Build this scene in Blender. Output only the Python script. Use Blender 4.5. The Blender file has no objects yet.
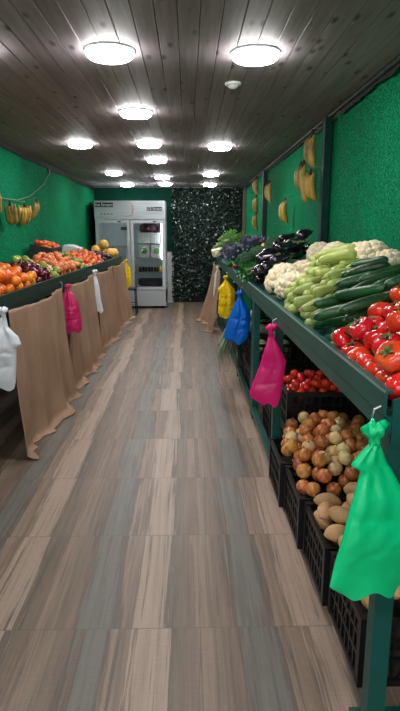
import bpy, math, random
import numpy as np
from mathutils import Vector, Matrix, Euler, noise as mnoise

random.seed(7)
RNG = np.random.default_rng(11)
PI = math.pi
SC = bpy.context.scene
COL = SC.collection

# ------------------------------------------------------------------ helpers
class MB:
    """collects shapes into one mesh"""
    def __init__(self):
        self.v = []; self.f = []; self.sm = []
    def add(self, vs, fs, smooth=False):
        b = len(self.v)
        self.v.extend([tuple(map(float, p)) for p in vs])
        for f in fs:
            self.f.append(tuple(b + i for i in f)); self.sm.append(smooth)
        return self
    def box(self, x0, x1, y0, y1, z0, z1, mat=None):
        vs = [(x, y, z) for x in (x0, x1) for y in (y0, y1) for z in (z0, z1)]
        if mat is not None: vs = [mat @ Vector(p) for p in vs]
        fs = [(0, 1, 3, 2), (4, 6, 7, 5), (0, 4, 5, 1), (2, 3, 7, 6), (0, 2, 6, 4), (1, 5, 7, 3)]
        return self.add(vs, fs)
    def tube(self, pts, r, seg=8, smooth=True, caps=True):
        pts = [Vector(p) for p in pts]; n = len(pts)
        rs = r if isinstance(r, (list, tuple)) else [r] * n
        vs = []; prev = None
        for i, p in enumerate(pts):
            t = (pts[min(i + 1, n - 1)] - pts[max(i - 1, 0)])
            t = t.normalized() if t.length > 1e-9 else Vector((0, 0, 1))
            if prev is None:
                u = t.cross(Vector((0, 0, 1)))
                if u.length < 1e-3: u = t.cross(Vector((1, 0, 0)))
            else:
                u = prev - t * prev.dot(t)
            u.normalize(); w = t.cross(u); prev = u
            for k in range(seg):
                a = 2 * PI * k / seg
                vs.append(p + (u * math.cos(a) + w * math.sin(a)) * rs[i])
        fs = []
        for i in range(n - 1):
            for k in range(seg):
                k2 = (k + 1) % seg
                fs.append((i * seg + k, i * seg + k2, (i + 1) * seg + k2, (i + 1) * seg + k))
        if caps:
            fs.append(tuple(range(seg - 1, -1, -1)))
            fs.append(tuple((n - 1) * seg + k for k in range(seg)))
        return self.add(vs, fs, smooth)
    def lathe(self, prof, seg=16, smooth=True, fn=None, mat=None):
        """prof: [(r,z)...] from bottom to top, r=0 at both ends allowed"""
        vs = []; fs = []; n = len(prof)
        for (r, z) in prof:
            for k in range(seg):
                a = 2 * PI * k / seg
                p = Vector((r * math.cos(a), r * math.sin(a), z))
                if fn: p = fn(p, a)
                if mat is not None: p = mat @ p
                vs.append(p)
        for i in range(n - 1):
            for k in range(seg):
                k2 = (k + 1) % seg
                fs.append((i * seg + k, i * seg + k2, (i + 1) * seg + k2, (i + 1) * seg + k))
        fs.append(tuple(range(seg - 1, -1, -1)))
        fs.append(tuple((n - 1) * seg + k for k in range(seg)))
        return self.add(vs, fs, smooth)
    def grid(self, nu, nv, fn, smooth=True):
        vs = [fn(i / nu, j / nv) for j in range(nv + 1) for i in range(nu + 1)]
        fs = [(j * (nu + 1) + i, j * (nu + 1) + i + 1, (j + 1) * (nu + 1) + i + 1, (j + 1) * (nu + 1) + i)
              for j in range(nv) for i in range(nu)]
        return self.add(vs, fs, smooth)
    def mesh(self, name, m):
        me = bpy.data.meshes.new(name)
        me.from_pydata(self.v, [], self.f)
        me.polygons.foreach_set('use_smooth', self.sm)
        if m is not None: me.materials.append(m)
        me.update()
        return me
    def build(self, name, m, parent=None, loc=None, rot=None):
        o = bpy.data.objects.new(name, self.mesh(name, m)); COL.objects.link(o)
        if parent is not None: o.parent = parent
        if loc is not None: o.location = loc
        if rot is not None: o.rotation_euler = rot
        return o

def tag(o, label=None, cat=None, group=None, kind=None):
    if label: o['label'] = label
    if cat: o['category'] = cat
    if group: o['group'] = group
    if kind: o['kind'] = kind
    return o

def empty(name, loc=(0, 0, 0), rz=0):
    o = bpy.data.objects.new(name, None); COL.objects.link(o)
    o.empty_display_size = .05
    o.location = loc; o.rotation_euler = (0, 0, rz)
    return o

def struct(name, mb, m):
    return tag(mb.build(name, m), kind='structure')

def sphere_prof(r, n=9, sz=1.0):
    return [(max(1e-4, r * math.sin(PI * i / n)), -r * sz * math.cos(PI * i / n)) for i in range(n + 1)]

ORD = ['first', 'second', 'third', 'fourth', 'fifth', 'sixth', 'seventh', 'eighth', 'ninth', 'tenth', 'eleventh', 'twelfth',
       'thirteenth', 'fourteenth', 'fifteenth', 'sixteenth', 'seventeenth', 'eighteenth', 'nineteenth', 'twentieth']
def ordinal(i):
    if i < 20: return ORD[i]
    tens = {2: 'twenty', 3: 'thirty', 4: 'forty'}[(i + 1) // 10]
    u = (i + 1) % 10
    return tens + '-' + ORD[u - 1] if u else {'twenty': 'twentieth', 'thirty': 'thirtieth', 'forty': 'fortieth'}[tens]

# ------------------------------------------------------------------ materials
def s2l(c):
    return tuple(((x / 255) / 12.92 if x / 255 <= .04045 else ((x / 255 + .055) / 1.055) ** 2.4) for x in c)

def base_mat(name):
    m = bpy.data.materials.new(name); m.use_nodes = True
    nt = m.node_tree; nt.nodes.clear()
    out = nt.nodes.new('ShaderNodeOutputMaterial')
    p = nt.nodes.new('ShaderNodeBsdfPrincipled')
    nt.links.new(p.outputs[0], out.inputs[0])
    return m, nt, p

def N(nt, typ, **kw):
    n = nt.nodes.new(typ)
    for k, v in kw.items():
        if k.startswith('i_'):
            key = k[2:]
            n.inputs[int(key) if key.isdigit() else key].default_value = v
        else: setattr(n, k, v)
    return n

def math_n(nt, op, a, b=None, c=None):
    n = nt.nodes.new('ShaderNodeMath'); n.operation = op
    for i, x in enumerate((a, b, c)):
        if x is None: continue
        if isinstance(x, (int, float)): n.inputs[i].default_value = x
        else: nt.links.new(x, n.inputs[i])
    return n.outputs[0]

def mixc(nt, fac, a, b, blend='MIX'):
    n = nt.nodes.new('ShaderNodeMix'); n.data_type = 'RGBA'; n.blend_type = blend
    for idx, x in ((0, fac), (6, a), (7, b)):
        if isinstance(x, (int, float)): n.inputs[idx].default_value = x
        elif isinstance(x, tuple): n.inputs[idx].default_value = (*x[:3], 1)
        else: nt.links.new(x, n.inputs[idx])
    return n.outputs[2]

def ramp(nt, fac, stops, interp='LINEAR'):
    n = nt.nodes.new('ShaderNodeValToRGB'); n.color_ramp.interpolation = interp
    e = n.color_ramp.elements
    while len(e) > 1: e.remove(e[-1])
    e[0].position = stops[0][0]; e[0].color = (*stops[0][1], 1)
    for pos, c in stops[1:]:
        k = e.new(pos); k.color = (*c, 1)
    nt.links.new(fac, n.inputs[0])
    return n.outputs[0]

def noise_n(nt, vec, scale, detail=2, rough=.5, dist=0):
    n = nt.nodes.new('ShaderNodeTexNoise')
    n.inputs['Scale'].default_value = scale; n.inputs['Detail'].default_value = detail
    n.inputs['Roughness'].default_value = rough; n.inputs['Distortion'].default_value = dist
    if vec is not None: nt.links.new(vec, n.inputs['Vector'])
    return n.outputs['Fac']

def mapping(nt, vec, scale=(1, 1, 1), loc=(0, 0, 0)):
    n = nt.nodes.new('ShaderNodeMapping'); n.inputs['Scale'].default_value = scale; n.inputs['Location'].default_value = loc
    nt.links.new(vec, n.inputs['Vector'])
    return n.outputs[0]

def mat(name, c1, c2=None, scale=8, stretch=(1, 1, 1), lo=.35, hi=.65, c3=None, rough=.5, spec=.5, metal=0, rnd=0, hue=0,
        bump=0, bscale=60, coat=0, trans=0, sss=0, alpha=1, detail=3):
    """procedural surface: noise mix of c1/c2 (sRGB 0-255), per-object variation rnd"""
    m, nt, p = base_mat(name)
    tc = nt.nodes.new('ShaderNodeTexCoord'); oi = nt.nodes.new('ShaderNodeObjectInfo')
    vec = tc.outputs['Object']
    if rnd or hue:
        off = nt.nodes.new('ShaderNodeVectorMath'); off.operation = 'ADD'
        cmb = nt.nodes.new('ShaderNodeCombineXYZ')
        r10 = math_n(nt, 'MULTIPLY', oi.outputs['Random'], 13.0)
        nt.links.new(r10, cmb.inputs[0]); nt.links.new(r10, cmb.inputs[2])
        nt.links.new(vec, off.inputs[0]); nt.links.new(cmb.outputs[0], off.inputs[1])
        vec2 = off.outputs[0]
    else: vec2 = vec
    c1 = s2l(c1)
    if c2 is not None:
        c2 = s2l(c2)
        f = noise_n(nt, mapping(nt, vec2, stretch), scale, detail)
        stops = [(lo, c1), (hi, c2)]
        if c3 is not None: stops.append((min(1, hi + .15), s2l(c3)))
        col = ramp(nt, f, stops)
    else:
        f = noise_n(nt, vec2, scale, 2)
        col = mixc(nt, f, tuple(x * .93 for x in c1), tuple(min(1, x * 1.07) for x in c1))
    if rnd or hue:
        h = nt.nodes.new('ShaderNodeHueSaturation')
        nt.links.new(col, h.inputs['Color'])
        wn = nt.nodes.new('ShaderNodeTexWhiteNoise'); wn.noise_dimensions = '1D'
        nt.links.new(math_n(nt, 'MULTIPLY', oi.outputs['Random'], 91.7), wn.inputs['W'])
        nt.links.new(math_n(nt, 'MULTIPLY_ADD', oi.outputs['Random'], 2 * rnd, 1 - rnd), h.inputs['Value'])
        nt.links.new(math_n(nt, 'MULTIPLY_ADD', wn.outputs['Value'], 2 * hue, .5 - hue), h.inputs['Hue'])
        col = h.outputs[0]
    nt.links.new(col, p.inputs['Base Color'])
    p.inputs['Roughness'].default_value = rough
    p.inputs['Specular IOR Level'].default_value = spec
    p.inputs['Metallic'].default_value = metal
    p.inputs['Coat Weight'].default_value = coat
    p.inputs['Coat Roughness'].default_value = .1
    p.inputs['Transmission Weight'].default_value = trans
    p.inputs['Alpha'].default_value = alpha
    if sss:
        p.inputs['Subsurface Weight'].default_value = sss
        p.inputs['Subsurface Radius'].default_value = (.02, .01, .006)
        p.inputs['Subsurface Scale'].default_value = .4
    if bump:
        b = nt.nodes.new('ShaderNodeBump'); b.inputs['Strength'].default_value = bump; b.inputs['Distance'].default_value = .01
        nt.links.new(noise_n(nt, vec, bscale, 3), b.inputs['Height'])
        nt.links.new(b.outputs[0], p.inputs['Normal'])
    return m

def mat_emit(name, col, strength):
    m, nt, p = base_mat(name)
    p.inputs['Base Color'].default_value = (*col, 1)
    p.inputs['Emission Color'].default_value = (*col, 1)
    p.inputs['Emission Strength'].default_value = strength
    return m

# --- setting materials
def mat_floor():
    m, nt, p = base_mat('wood_look_floor_tiles')
    tc = nt.nodes.new('ShaderNodeTexCoord'); sep = nt.nodes.new('ShaderNodeSeparateXYZ')
    vec = tc.outputs['Object']; nt.links.new(vec, sep.inputs[0])
    x, y = sep.outputs[0], sep.outputs[1]
    P, R = .62, .66
    row = math_n(nt, 'FLOOR', math_n(nt, 'DIVIDE', math_n(nt, 'SUBTRACT', y, 1.83), R))
    colm = math_n(nt, 'FLOOR', math_n(nt, 'DIVIDE', math_n(nt, 'SUBTRACT', x, .04), P))
    cmb = nt.nodes.new('ShaderNodeCombineXYZ'); nt.links.new(row, cmb.inputs[0]); nt.links.new(colm, cmb.inputs[1])
    wn = nt.nodes.new('ShaderNodeTexWhiteNoise'); wn.noise_dimensions = '2D'; nt.links.new(cmb.outputs[0], wn.inputs['Vector'])
    rnd = wn.outputs['Value']
    # sideways waver of the grain
    rv = nt.nodes.new('ShaderNodeVectorMath'); rv.operation = 'MULTIPLY_ADD'
    rv.inputs[1].default_value = (3.1, 3.1, 3.1); nt.links.new(cmb.outputs[0], rv.inputs[0]); nt.links.new(vec, rv.inputs[2])
    wav = noise_n(nt, mapping(nt, rv.outputs[0], (9, .9, 1)), 1.0, 3)
    u = math_n(nt, 'DIVIDE', math_n(nt, 'ADD', x, .37), P)
    u = math_n(nt, 'ADD', u, math_n(nt, 'MULTIPLY_ADD', rnd, .10, -.05))
    u = math_n(nt, 'ADD', u, math_n(nt, 'MULTIPLY_ADD', wav, .13, -.065))
    fine = noise_n(nt, mapping(nt, rv.outputs[0], (42, 1.0, 1)), 1.0, 4, .7)
    u = math_n(nt, 'ADD', u, math_n(nt, 'MULTIPLY_ADD', fine, .36, -.18))
    u = math_n(nt, 'FRACT', u)
    blue = s2l((102, 98, 91)); brown = s2l((114, 93, 79)); beige = s2l((134, 112, 96)); pale = s2l((156, 134, 118))
    olive = s2l((108, 92, 76)); dark = s2l((88, 74, 64))
    c = ramp(nt, u, [(0, blue), (.08, blue), (.13, dark), (.17, beige), (.26, brown), (.29, pale), (.44, pale), (.48, dark),
                     (.53, olive), (.64, brown), (.68, beige), (.80, olive), (.86, brown), (.91, dark), (.95, blue), (1, blue)])
    # long streaks
    st = noise_n(nt, mapping(nt, rv.outputs[0], (52, 1.2, 1)), 1.0, 5, .65)
    c = mixc(nt, .75, c, ramp(nt, st, [(.30, (.26, .26, .26)), (.5, (.5, .5, .5)), (.76, (.60, .60, .60))]), 'OVERLAY')
    # thin dark grain lines
    gl = noise_n(nt, mapping(nt, rv.outputs[0], (75, 1.6, 1)), 1.0, 4, .7)
    gmask = ramp(nt, gl, [(.60, (0, 0, 0)), (.70, (1, 1, 1))])
    c = mixc(nt, math_n(nt, 'MULTIPLY', gmask, .7), c, s2l((74, 62, 55)))
    # saw marks across the grain
    sw = noise_n(nt, mapping(nt, vec, (14, 210, 1)), 1.0, 2)
    c = mixc(nt, .22, c, ramp(nt, sw, [(.3, (.35, .35, .35)), (.7, (.65, .65, .65))]), 'OVERLAY')
    # per tile tone
    c = mixc(nt, .18, c, ramp(nt, rnd, [(0, (.3, .3, .3)), (1, (.7, .7, .7))]), 'OVERLAY')
    # grout joints
    fy = math_n(nt, 'FRACT', math_n(nt, 'DIVIDE', math_n(nt, 'SUBTRACT', y, 1.83), R))
    fx = math_n(nt, 'FRACT', math_n(nt, 'DIVIDE', math_n(nt, 'SUBTRACT', x, .04), P))
    ey = math_n(nt, 'LESS_THAN', math_n(nt, 'MINIMUM', fy, math_n(nt, 'SUBTRACT', 1.0, fy)), .0032)
    ex = math_n(nt, 'LESS_THAN', math_n(nt, 'MINIMUM', fx, math_n(nt, 'SUBTRACT', 1.0, fx)), .0022)
    g = math_n(nt, 'MAXIMUM', ey, ex)
    c = mixc(nt, math_n(nt, 'MULTIPLY', g, .75), c, s2l((88, 80, 74)))
    nt.links.new(c, p.inputs['Base Color'])
    rr = math_n(nt, 'MULTIPLY_ADD', noise_n(nt, mapping(nt, vec, (20, 3, 1)), 1.0, 3), .25, .33)
    nt.links.new(rr, p.inputs['Roughness'])
    p.inputs['Specular IOR Level'].default_value = .5
    b = nt.nodes.new('ShaderNodeBump'); b.inputs['Strength'].default_value = .25; b.inputs['Distance'].default_value = .003
    nt.links.new(math_n(nt, 'SUBTRACT', gl, math_n(nt, 'MULTIPLY', g, 2.0)), b.inputs['Height'])
    nt.links.new(b.outputs[0], p.inputs['Normal'])
    return m

def mat_ceiling():
    m, nt, p = base_mat('grey_stained_boards')
    tc = nt.nodes.new('ShaderNodeTexCoord'); sep = nt.nodes.new('ShaderNodeSeparateXYZ')
    vec = tc.outputs['Object']; nt.links.new(vec, sep.inputs[0])
    pid = math_n(nt, 'FLOOR', math_n(nt, 'DIVIDE', math_n(nt, 'ADD', sep.outputs[0], 2.0), .098))
    wn = nt.nodes.new('ShaderNodeTexWhiteNoise'); wn.noise_dimensions = '1D'; nt.links.new(pid, wn.inputs['W'])
    cmb = nt.nodes.new('ShaderNodeCombineXYZ')
    nt.links.new(math_n(nt, 'MULTIPLY', wn.outputs['Value'], 17.0), cmb.inputs[1])
    ad = nt.nodes.new('ShaderNodeVectorMath'); ad.operation = 'ADD'
    nt.links.new(vec, ad.inputs[0]); nt.links.new(cmb.outputs[0], ad.inputs[1])
    v2 = ad.outputs[0]
    gr = noise_n(nt, mapping(nt, v2, (26, 1.3, 1)), 1.0, 5, .62, .6)
    c = ramp(nt, gr, [(.3, s2l((122, 114, 118))), (.5, s2l((142, 134, 138))), (.72, s2l((158, 150, 153)))])
    vo = nt.nodes.new('ShaderNodeTexVoronoi'); vo.inputs['Scale'].default_value = 1.0
    nt.links.new(mapping(nt, v2, (9.5, 3.4, 0)), vo.inputs['Vector'])
    kn = ramp(nt, vo.outputs['Distance'], [(.06, (1, 1, 1)), (.20, (0, 0, 0))])
    c = mixc(nt, math_n(nt, 'MULTIPLY', kn, .9), c, s2l((66, 58, 60)))
    c = mixc(nt, .3, c, ramp(nt, wn.outputs['Value'], [(0, (.36, .36, .36)), (1, (.62, .62, .62))]), 'OVERLAY')
    nt.links.new(c, p.inputs['Base Color'])
    p.inputs['Roughness'].default_value = .6; p.inputs['Specular IOR Level'].default_value = .2
    return m

def mat_turf(name, c1, c2, c3):
    m, nt, p = base_mat(name)
    tc = nt.nodes.new('ShaderNodeTexCoord'); vec = tc.outputs['Object']
    f = noise_n(nt, vec, 95, 3, .75)
    c = ramp(nt, f, [(.36, s2l(c1)), (.52, s2l(c2)), (.68, s2l(c3))])
    big = noise_n(nt, vec, 2.2, 3)
    c = mixc(nt, .35, c, ramp(nt, big, [(.3, (.38, .38, .38)), (.7, (.6, .6, .6))]), 'OVERLAY')
    nt.links.new(c, p.inputs['Base Color'])
    p.inputs['Roughness'].default_value = .85; p.inputs['Specular IOR Level'].default_value = .08
    b = nt.nodes.new('ShaderNodeBump'); b.inputs['Strength'].default_value = .9; b.inputs['Distance'].default_value = .01
    nt.links.new(noise_n(nt, vec, 150, 3, .7), b.inputs['Height']); nt.links.new(b.outputs[0], p.inputs['Normal'])
    return m

M = {}
M['floor'] = mat_floor()
M['ceiling'] = mat_ceiling()
M['turf'] = mat_turf('green_turf_covering', (0, 66, 42), (2, 124, 80), (20, 172, 112))
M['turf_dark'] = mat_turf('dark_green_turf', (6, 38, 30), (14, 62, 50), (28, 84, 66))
M['turf_post'] = mat('dark_green_post', (6, 50, 42), (10, 60, 50), rough=.7, spec=.2)
M['wall_tile'] = mat('white_wall_tile', (196, 198, 196), rough=.35)
M['front'] = mat('grey_plaster', (170, 168, 164), rough=.8)
M['dark_trim'] = mat('dark_painted_trim', (24, 34, 34), (36, 48, 46), rough=.6)
M['black_gap'] = mat('black_gap_strip', (16, 18, 18), rough=.8)  # flat black standing in for dark gaps
M['brown_trim'] = mat('brown_wood_trim', (96, 72, 58), (120, 92, 74), stretch=(8, 8, 1), rough=.6)
M['rack'] = mat('dark_green_enamel', (5, 66, 60), (12, 82, 74), scale=3, rough=.4, spec=.4)
M['rack_left'] = mat('deep_green_enamel', (8, 44, 36), (14, 54, 44), scale=3, rough=.45, spec=.3)
M['steel'] = mat('bare_steel', (176, 178, 178), rough=.3, metal=.9)
M['black_metal'] = mat('black_metal', (24, 24, 25), rough=.45)
M['cloth'] = mat('brown_curtain_cloth', (152, 122, 100), (166, 136, 113), scale=3, rough=.9, spec=.1, bump=.08, bscale=500)
M['crate'] = mat('black_crate_plastic', (11, 11, 13), (18, 18, 20), scale=5, rough=.42, spec=.4)
M['liner'] = mat('dark_paper_liner', (36, 30, 26), rough=.9)
M['lamp_rim'] = mat('white_lamp_rim', (225, 226, 228), rough=.4)
M['lamp'] = mat_emit('lit_lamp_diffuser', (1.0, .985, .97), 58)
M['tube_lit'] = mat_emit('lit_cabinet_strip', (.92, .97, 1.0), 9)
M['sensor'] = mat('white_sensor_plastic', (214, 214, 212), rough=.4)
M['fridge'] = mat('pale_grey_enamel', (176, 182, 186), rough=.3)
M['fridge_panel'] = mat('silver_header', (188, 194, 198), (170, 178, 184), scale=3, stretch=(.4, 1, 6), rough=.28, metal=.25)
M['fridge_in'] = mat('white_liner', (196, 206, 210), rough=.5)
M['fridge_frame'] = mat('aluminium_door_frame', (186, 190, 194), rough=.3, metal=.35)
M['black_plate'] = mat('black_badge', (16, 18, 22), rough=.3)
M['white_print'] = mat('white_print', (235, 238, 240), rough=.5)
M['red_print'] = mat('faded_red_print', (206, 112, 104), rough=.5)
M['grey_print'] = mat('grey_buttons', (96, 104, 110), rough=.5)
def mat_glass():
    m, nt, p = base_mat('door_glass')
    p.inputs['Base Color'].default_value = (.93, .97, .97, 1)
    p.inputs['Roughness'].default_value = .02
    p.inputs['Transmission Weight'].default_value = 1; p.inputs['IOR'].default_value = 1.08
    return m
M['glass'] = mat_glass()
M['ivy'] = mat('dark_ivy_leaf', (14, 30, 26), (30, 52, 44), scale=40, c3=(104, 124, 116), lo=.38, hi=.58, rough=.25, spec=.8)  # palest tone paints bright leaf glints into the colour
M['ivy_back'] = mat('ivy_backing', (6, 12, 12), rough=.9)
def bag(name, c, tr):
    m = mat(name, c, rough=.3, spec=.5)
    nt = m.node_tree; p = [n for n in nt.nodes if n.type == 'BSDF_PRINCIPLED'][0]; out = [n for n in nt.nodes if n.type == 'OUTPUT_MATERIAL'][0]
    t = nt.nodes.new('ShaderNodeBsdfTranslucent'); t.inputs[0].default_value = (*s2l(c), 1)
    mx = nt.nodes.new('ShaderNodeMixShader'); mx.inputs[0].default_value = tr
    nt.links.new(p.outputs[0], mx.inputs[1]); nt.links.new(t.outputs[0], mx.inputs[2]); nt.links.new(mx.outputs[0], out.inputs[0])
    return m
M['bag_green'] = bag('green_bag_film', (16, 222, 146), .25)
M['bag_pink'] = bag('pink_bag_film', (246, 34, 138), .25)
M['bag_rose'] = bag('rose_bag_film', (214, 40, 110), .2)
M['bag_blue'] = bag('blue_bag_film', (0, 116, 226), .2)
M['bag_yellow'] = bag('yellow_bag_film', (250, 214, 20), .2)
M['bag_white'] = bag('white_bag_film', (232, 236, 242), .2)
# produce
M['tomato'] = mat('tomato_skin', (220, 36, 24), (232, 62, 38), scale=9, c3=(238, 98, 52), lo=.35, hi=.62, rough=.16, spec=.6, rnd=.1, hue=.008, coat=.3)
M['calyx'] = mat('green_calyx', (62, 96, 40), (96, 124, 58), rough=.6)
M['cucumber'] = mat('cucumber_skin', (24, 62, 34), (42, 90, 46), scale=5, stretch=(1.2, 9, 9), c3=(96, 138, 70), lo=.35, hi=.66, rough=.3, spec=.5, rnd=.3, hue=.02, bump=.25, bscale=120)
M['cucumber_light'] = mat('light_cucumber_skin', (88, 130, 48), (116, 152, 62), scale=5, stretch=(1.2, 9, 9), c3=(150, 176, 84), rough=.32, rnd=.2, hue=.015, bump=.2, bscale=120)
M['zucchini'] = mat('pale_zucchini_skin', (156, 174, 88), (184, 198, 116), scale=14, stretch=(1, 4, 4), c3=(204, 214, 148), rough=.35, spec=.45, rnd=.16, hue=.015, bump=.1)
M['cut_end'] = mat('beige_cut_end', (196, 180, 130), (150, 128, 88), scale=60, rough=.8)
M['curd'] = mat('cauliflower_curd', (240, 220, 184), (250, 236, 208), scale=30, rough=.75, spec=.2, bump=.9, bscale=130, sss=.15, rnd=.05)
M['cauli_leaf'] = mat('cauliflower_leaf', (92, 128, 62), (142, 168, 98), scale=12, rough=.55, c3=(186, 200, 140))
M['eggplant'] = mat('eggplant_skin', (20, 12, 24), (32, 16, 36), scale=4, rough=.12, spec=.7, coat=.5, rnd=.2)
M['egg_calyx'] = mat('eggplant_calyx', (70, 96, 48), (98, 120, 66), rough=.55)
M['broccoli'] = mat('broccoli_crown', (30, 66, 42), (52, 92, 56), scale=50, rough=.8, spec=.2, bump=1, bscale=180, rnd=.2)
M['stalk'] = mat('pale_green_stalk', (142, 168, 98), (170, 190, 126), rough=.5)
M['kale'] = mat('bright_leaf', (32, 92, 40), (62, 130, 56), scale=22, c3=(104, 164, 80), rough=.42, rnd=.2)
M['parsley'] = mat('herb_leaf', (64, 140, 48), (104, 176, 66), scale=30, c3=(150, 204, 96), rough=.5, rnd=.15)
M['purple_leaf'] = mat('purple_grey_leaf', (84, 90, 104), (112, 114, 132), scale=16, c3=(138, 154, 150), rough=.5, rnd=.18)
M['green_rib'] = mat('green_leaf_base', (72, 104, 62), (104, 134, 84), rough=.5)
M['scallion_white'] = mat('white_stalk', (240, 234, 208), (222, 228, 168), scale=20, rough=.4)
M['radish'] = mat('radish_skin', (176, 26, 46), (204, 50, 66), rough=.3, rnd=.1)
M['lemon'] = mat('lemon_skin', (228, 178, 38), (240, 196, 60), rough=.4, rnd=.1, bump=.15, bscale=160)
M['onion'] = mat('onion_skin', (186, 108, 52), (212, 142, 76), scale=26, stretch=(2.5, 2.5, .35), c3=(232, 190, 128), lo=.35, hi=.6, rough=.3, spec=.5, rnd=.22, hue=.02)
M['onion_pale'] = mat('pale_onion_skin', (220, 182, 122), (232, 204, 150), scale=26, stretch=(2.5, 2.5, .35), c3=(232, 216, 172), rough=.3, rnd=.15, hue=.015)
M['onion_red'] = mat('reddish_onion_skin', (150, 76, 48), (184, 108, 68), scale=26, stretch=(2.5, 2.5, .35), c3=(208, 150, 102), rough=.3, rnd=.2, hue=.01)
M['onion_neck'] = mat('dry_onion_neck', (170, 132, 84), (126, 92, 58), scale=50, rough=.7)
M['potato'] = mat('potato_skin', (198, 150, 102), (216, 174, 124), scale=16, c3=(226, 190, 142), rough=.6, rnd=.14, hue=.008, bump=.2, bscale=70)
M['orange'] = mat('orange_peel', (230, 110, 12), (240, 130, 24), scale=10, rough=.36, rnd=.12, hue=.012, bump=.2, bscale=220)
M['papaya'] = mat('deep_orange_skin', (226, 84, 18), (238, 118, 30), scale=9, rough=.34, rnd=.08, hue=.008, bump=.1)
M['apple_red'] = mat('dark_red_apple_skin', (84, 18, 30), (112, 30, 42), scale=14, stretch=(3, 3, .5), c3=(142, 60, 62), rough=.22, rnd=.22)
M['apple_green'] = mat('green_apple_skin', (150, 166, 62), (178, 184, 84), scale=10, c3=(196, 184, 96), rough=.28, rnd=.14, hue=.015)
M['peach'] = mat('peach_skin', (206, 108, 58), (226, 138, 84), scale=9, c3=(232, 164, 106), rough=.6, rnd=.14, hue=.015)
M['mango'] = mat('mango_skin', (98, 116, 48), (142, 142, 58), scale=8, c3=(186, 148, 66), rough=.35, rnd=.2, hue=.03)
M['tangerine'] = mat('tangerine_peel', (216, 84, 36), (232, 120, 56), scale=8, c3=(226, 164, 80), rough=.4, rnd=.14, hue=.015, bump=.15, bscale=200)
M['plum'] = mat('dark_plum_skin', (52, 16, 28), (78, 24, 40), scale=8, rough=.25, rnd=.25)
M['melon'] = mat('yellow_melon_rind', (222, 160, 62), (232, 182, 86), scale=26, c3=(226, 200, 136), rough=.55, rnd=.08, bump=.2, bscale=80)
M['banana'] = mat('banana_peel', (196, 158, 66), (178, 138, 60), scale=14, c3=(108, 76, 40), lo=.45, hi=.66, rough=.5, rnd=.15)
M['banana_dull'] = mat('dull_banana_peel', (178, 152, 76), (152, 124, 62), scale=14, c3=(76, 56, 40), lo=.4, hi=.62, rough=.55, rnd=.18)
M['crown'] = mat('dry_banana_crown', (70, 56, 40), (44, 36, 28), scale=40, rough=.8)
M['string'] = mat('pale_string', (150, 146, 130), rough=.8)
M['cabbage'] = mat('cabbage_leaf', (150, 176, 118), (184, 200, 150), scale=9, c3=(206, 216, 178), rough=.45, rnd=.12)
M['leek'] = mat('grey_green_leek_leaf', (120, 140, 116), (158, 174, 148), scale=10, c3=(190, 200, 176), rough=.5)
M['box_dark'] = mat('dark_green_box', (20, 44, 36), rough=.5)
M['stem'] = mat('woody_stem', (84, 62, 40), rough=.7)
M['punnet'] = mat('white_foam', (224, 226, 228), rough=.5)
M['jar'] = mat('dark_jar', (46, 28, 26), (66, 38, 32), rough=.3)
M['label_green'] = mat('green_print', (110, 168, 92), rough=.5)
M['yellow_plastic'] = mat('yellow_plastic', (230, 204, 40), rough=.4)
M['purple_bag'] = mat('dark_purple_goods', (66, 26, 44), (92, 40, 58), scale=30, rough=.35)

# ------------------------------------------------------------------ dimensions
XL, XR, Y0, YB, ZC = -1.93, 1.16, -1.4, 12.0, 2.38

# ------------------------------------------------------------------ the setting
struct('floor', MB().box(XL - .3, XR + .3, Y0 - 4, YB + .3, -.1, 0), M['floor'])
mb = MB(); x = XL - .05; k = 0
while x < XR + .05:
    # boards with a small chamfer either side of each joint
    w = .098; x0 = -2.0 + .098 * math.floor((x + 2.0) / .098 + .5); x1 = x0 + w
    prof = [(x0, ZC + .02), (x0 + .0008, ZC + .004), (x0 + .004, ZC), (x1 - .004, ZC), (x1 - .0008, ZC + .004), (x1, ZC + .02)]
    vs = [(px, yy, pz) for yy in (Y0 - .1, YB + .1) for px, pz in prof]
    mb.add(vs, [(i, i + 6, i + 7, i + 1) for i in range(5)])
    x += .098
mb.box(XL - .3, XR + .3, Y0 - .1, YB + .3, ZC + .02, ZC + .12)
struct('ceiling', mb, M['ceiling'])

def wall_side(xw, sgn, folds):
    mb = MB()
    def fn(u, v):
        y = Y0 + u * (YB - Y0); z = v * ZC
        d = .004 * mnoise.noise(Vector((y * 1.3, z * 1.1, xw)))
        for (yc, slope, wd, amp) in folds:
            t = (y - (yc + slope * (z - 1.7))) / wd
            d += amp * math.exp(-t * t)
        return (xw + sgn * d, y, z)
    mb.grid(180, 30, fn)
    mb.box(min(xw - .03 * sgn, xw - .14 * sgn), max(xw - .03 * sgn, xw - .14 * sgn), Y0, YB, 0, ZC + .05)
    return mb
struct('wall_left', wall_side(XL, 1, [(8.1, .05, .05, .018), (5.2, .02, .06, .006)]), M['turf'])
struct('wall_right', wall_side(XR, -1, [(3.85, .95, .08, .035), (6.9, .1, .06, .008), (2.6, .2, .08, .006)]), M['turf'])
struct('wall_back', MB().box(XL - .1, XR + .1, YB, YB + .12, 0, ZC + .05), M['wall_tile'])
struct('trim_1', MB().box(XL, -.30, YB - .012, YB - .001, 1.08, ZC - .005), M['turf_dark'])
# shop front behind the camera: piers and lintel round the open entrance
struct('wall_front', MB().box(XL - .1, XL + .25, Y0 - .12, Y0 - .001, 0, ZC + .1).box(XR - .25, XR + .1, Y0 - .12, Y0 - .001, 0, ZC + .1)
       .box(XL + .25, XR - .25, Y0 - .12, Y0 - .001, 2.15, ZC + .1), M['front'])
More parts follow.
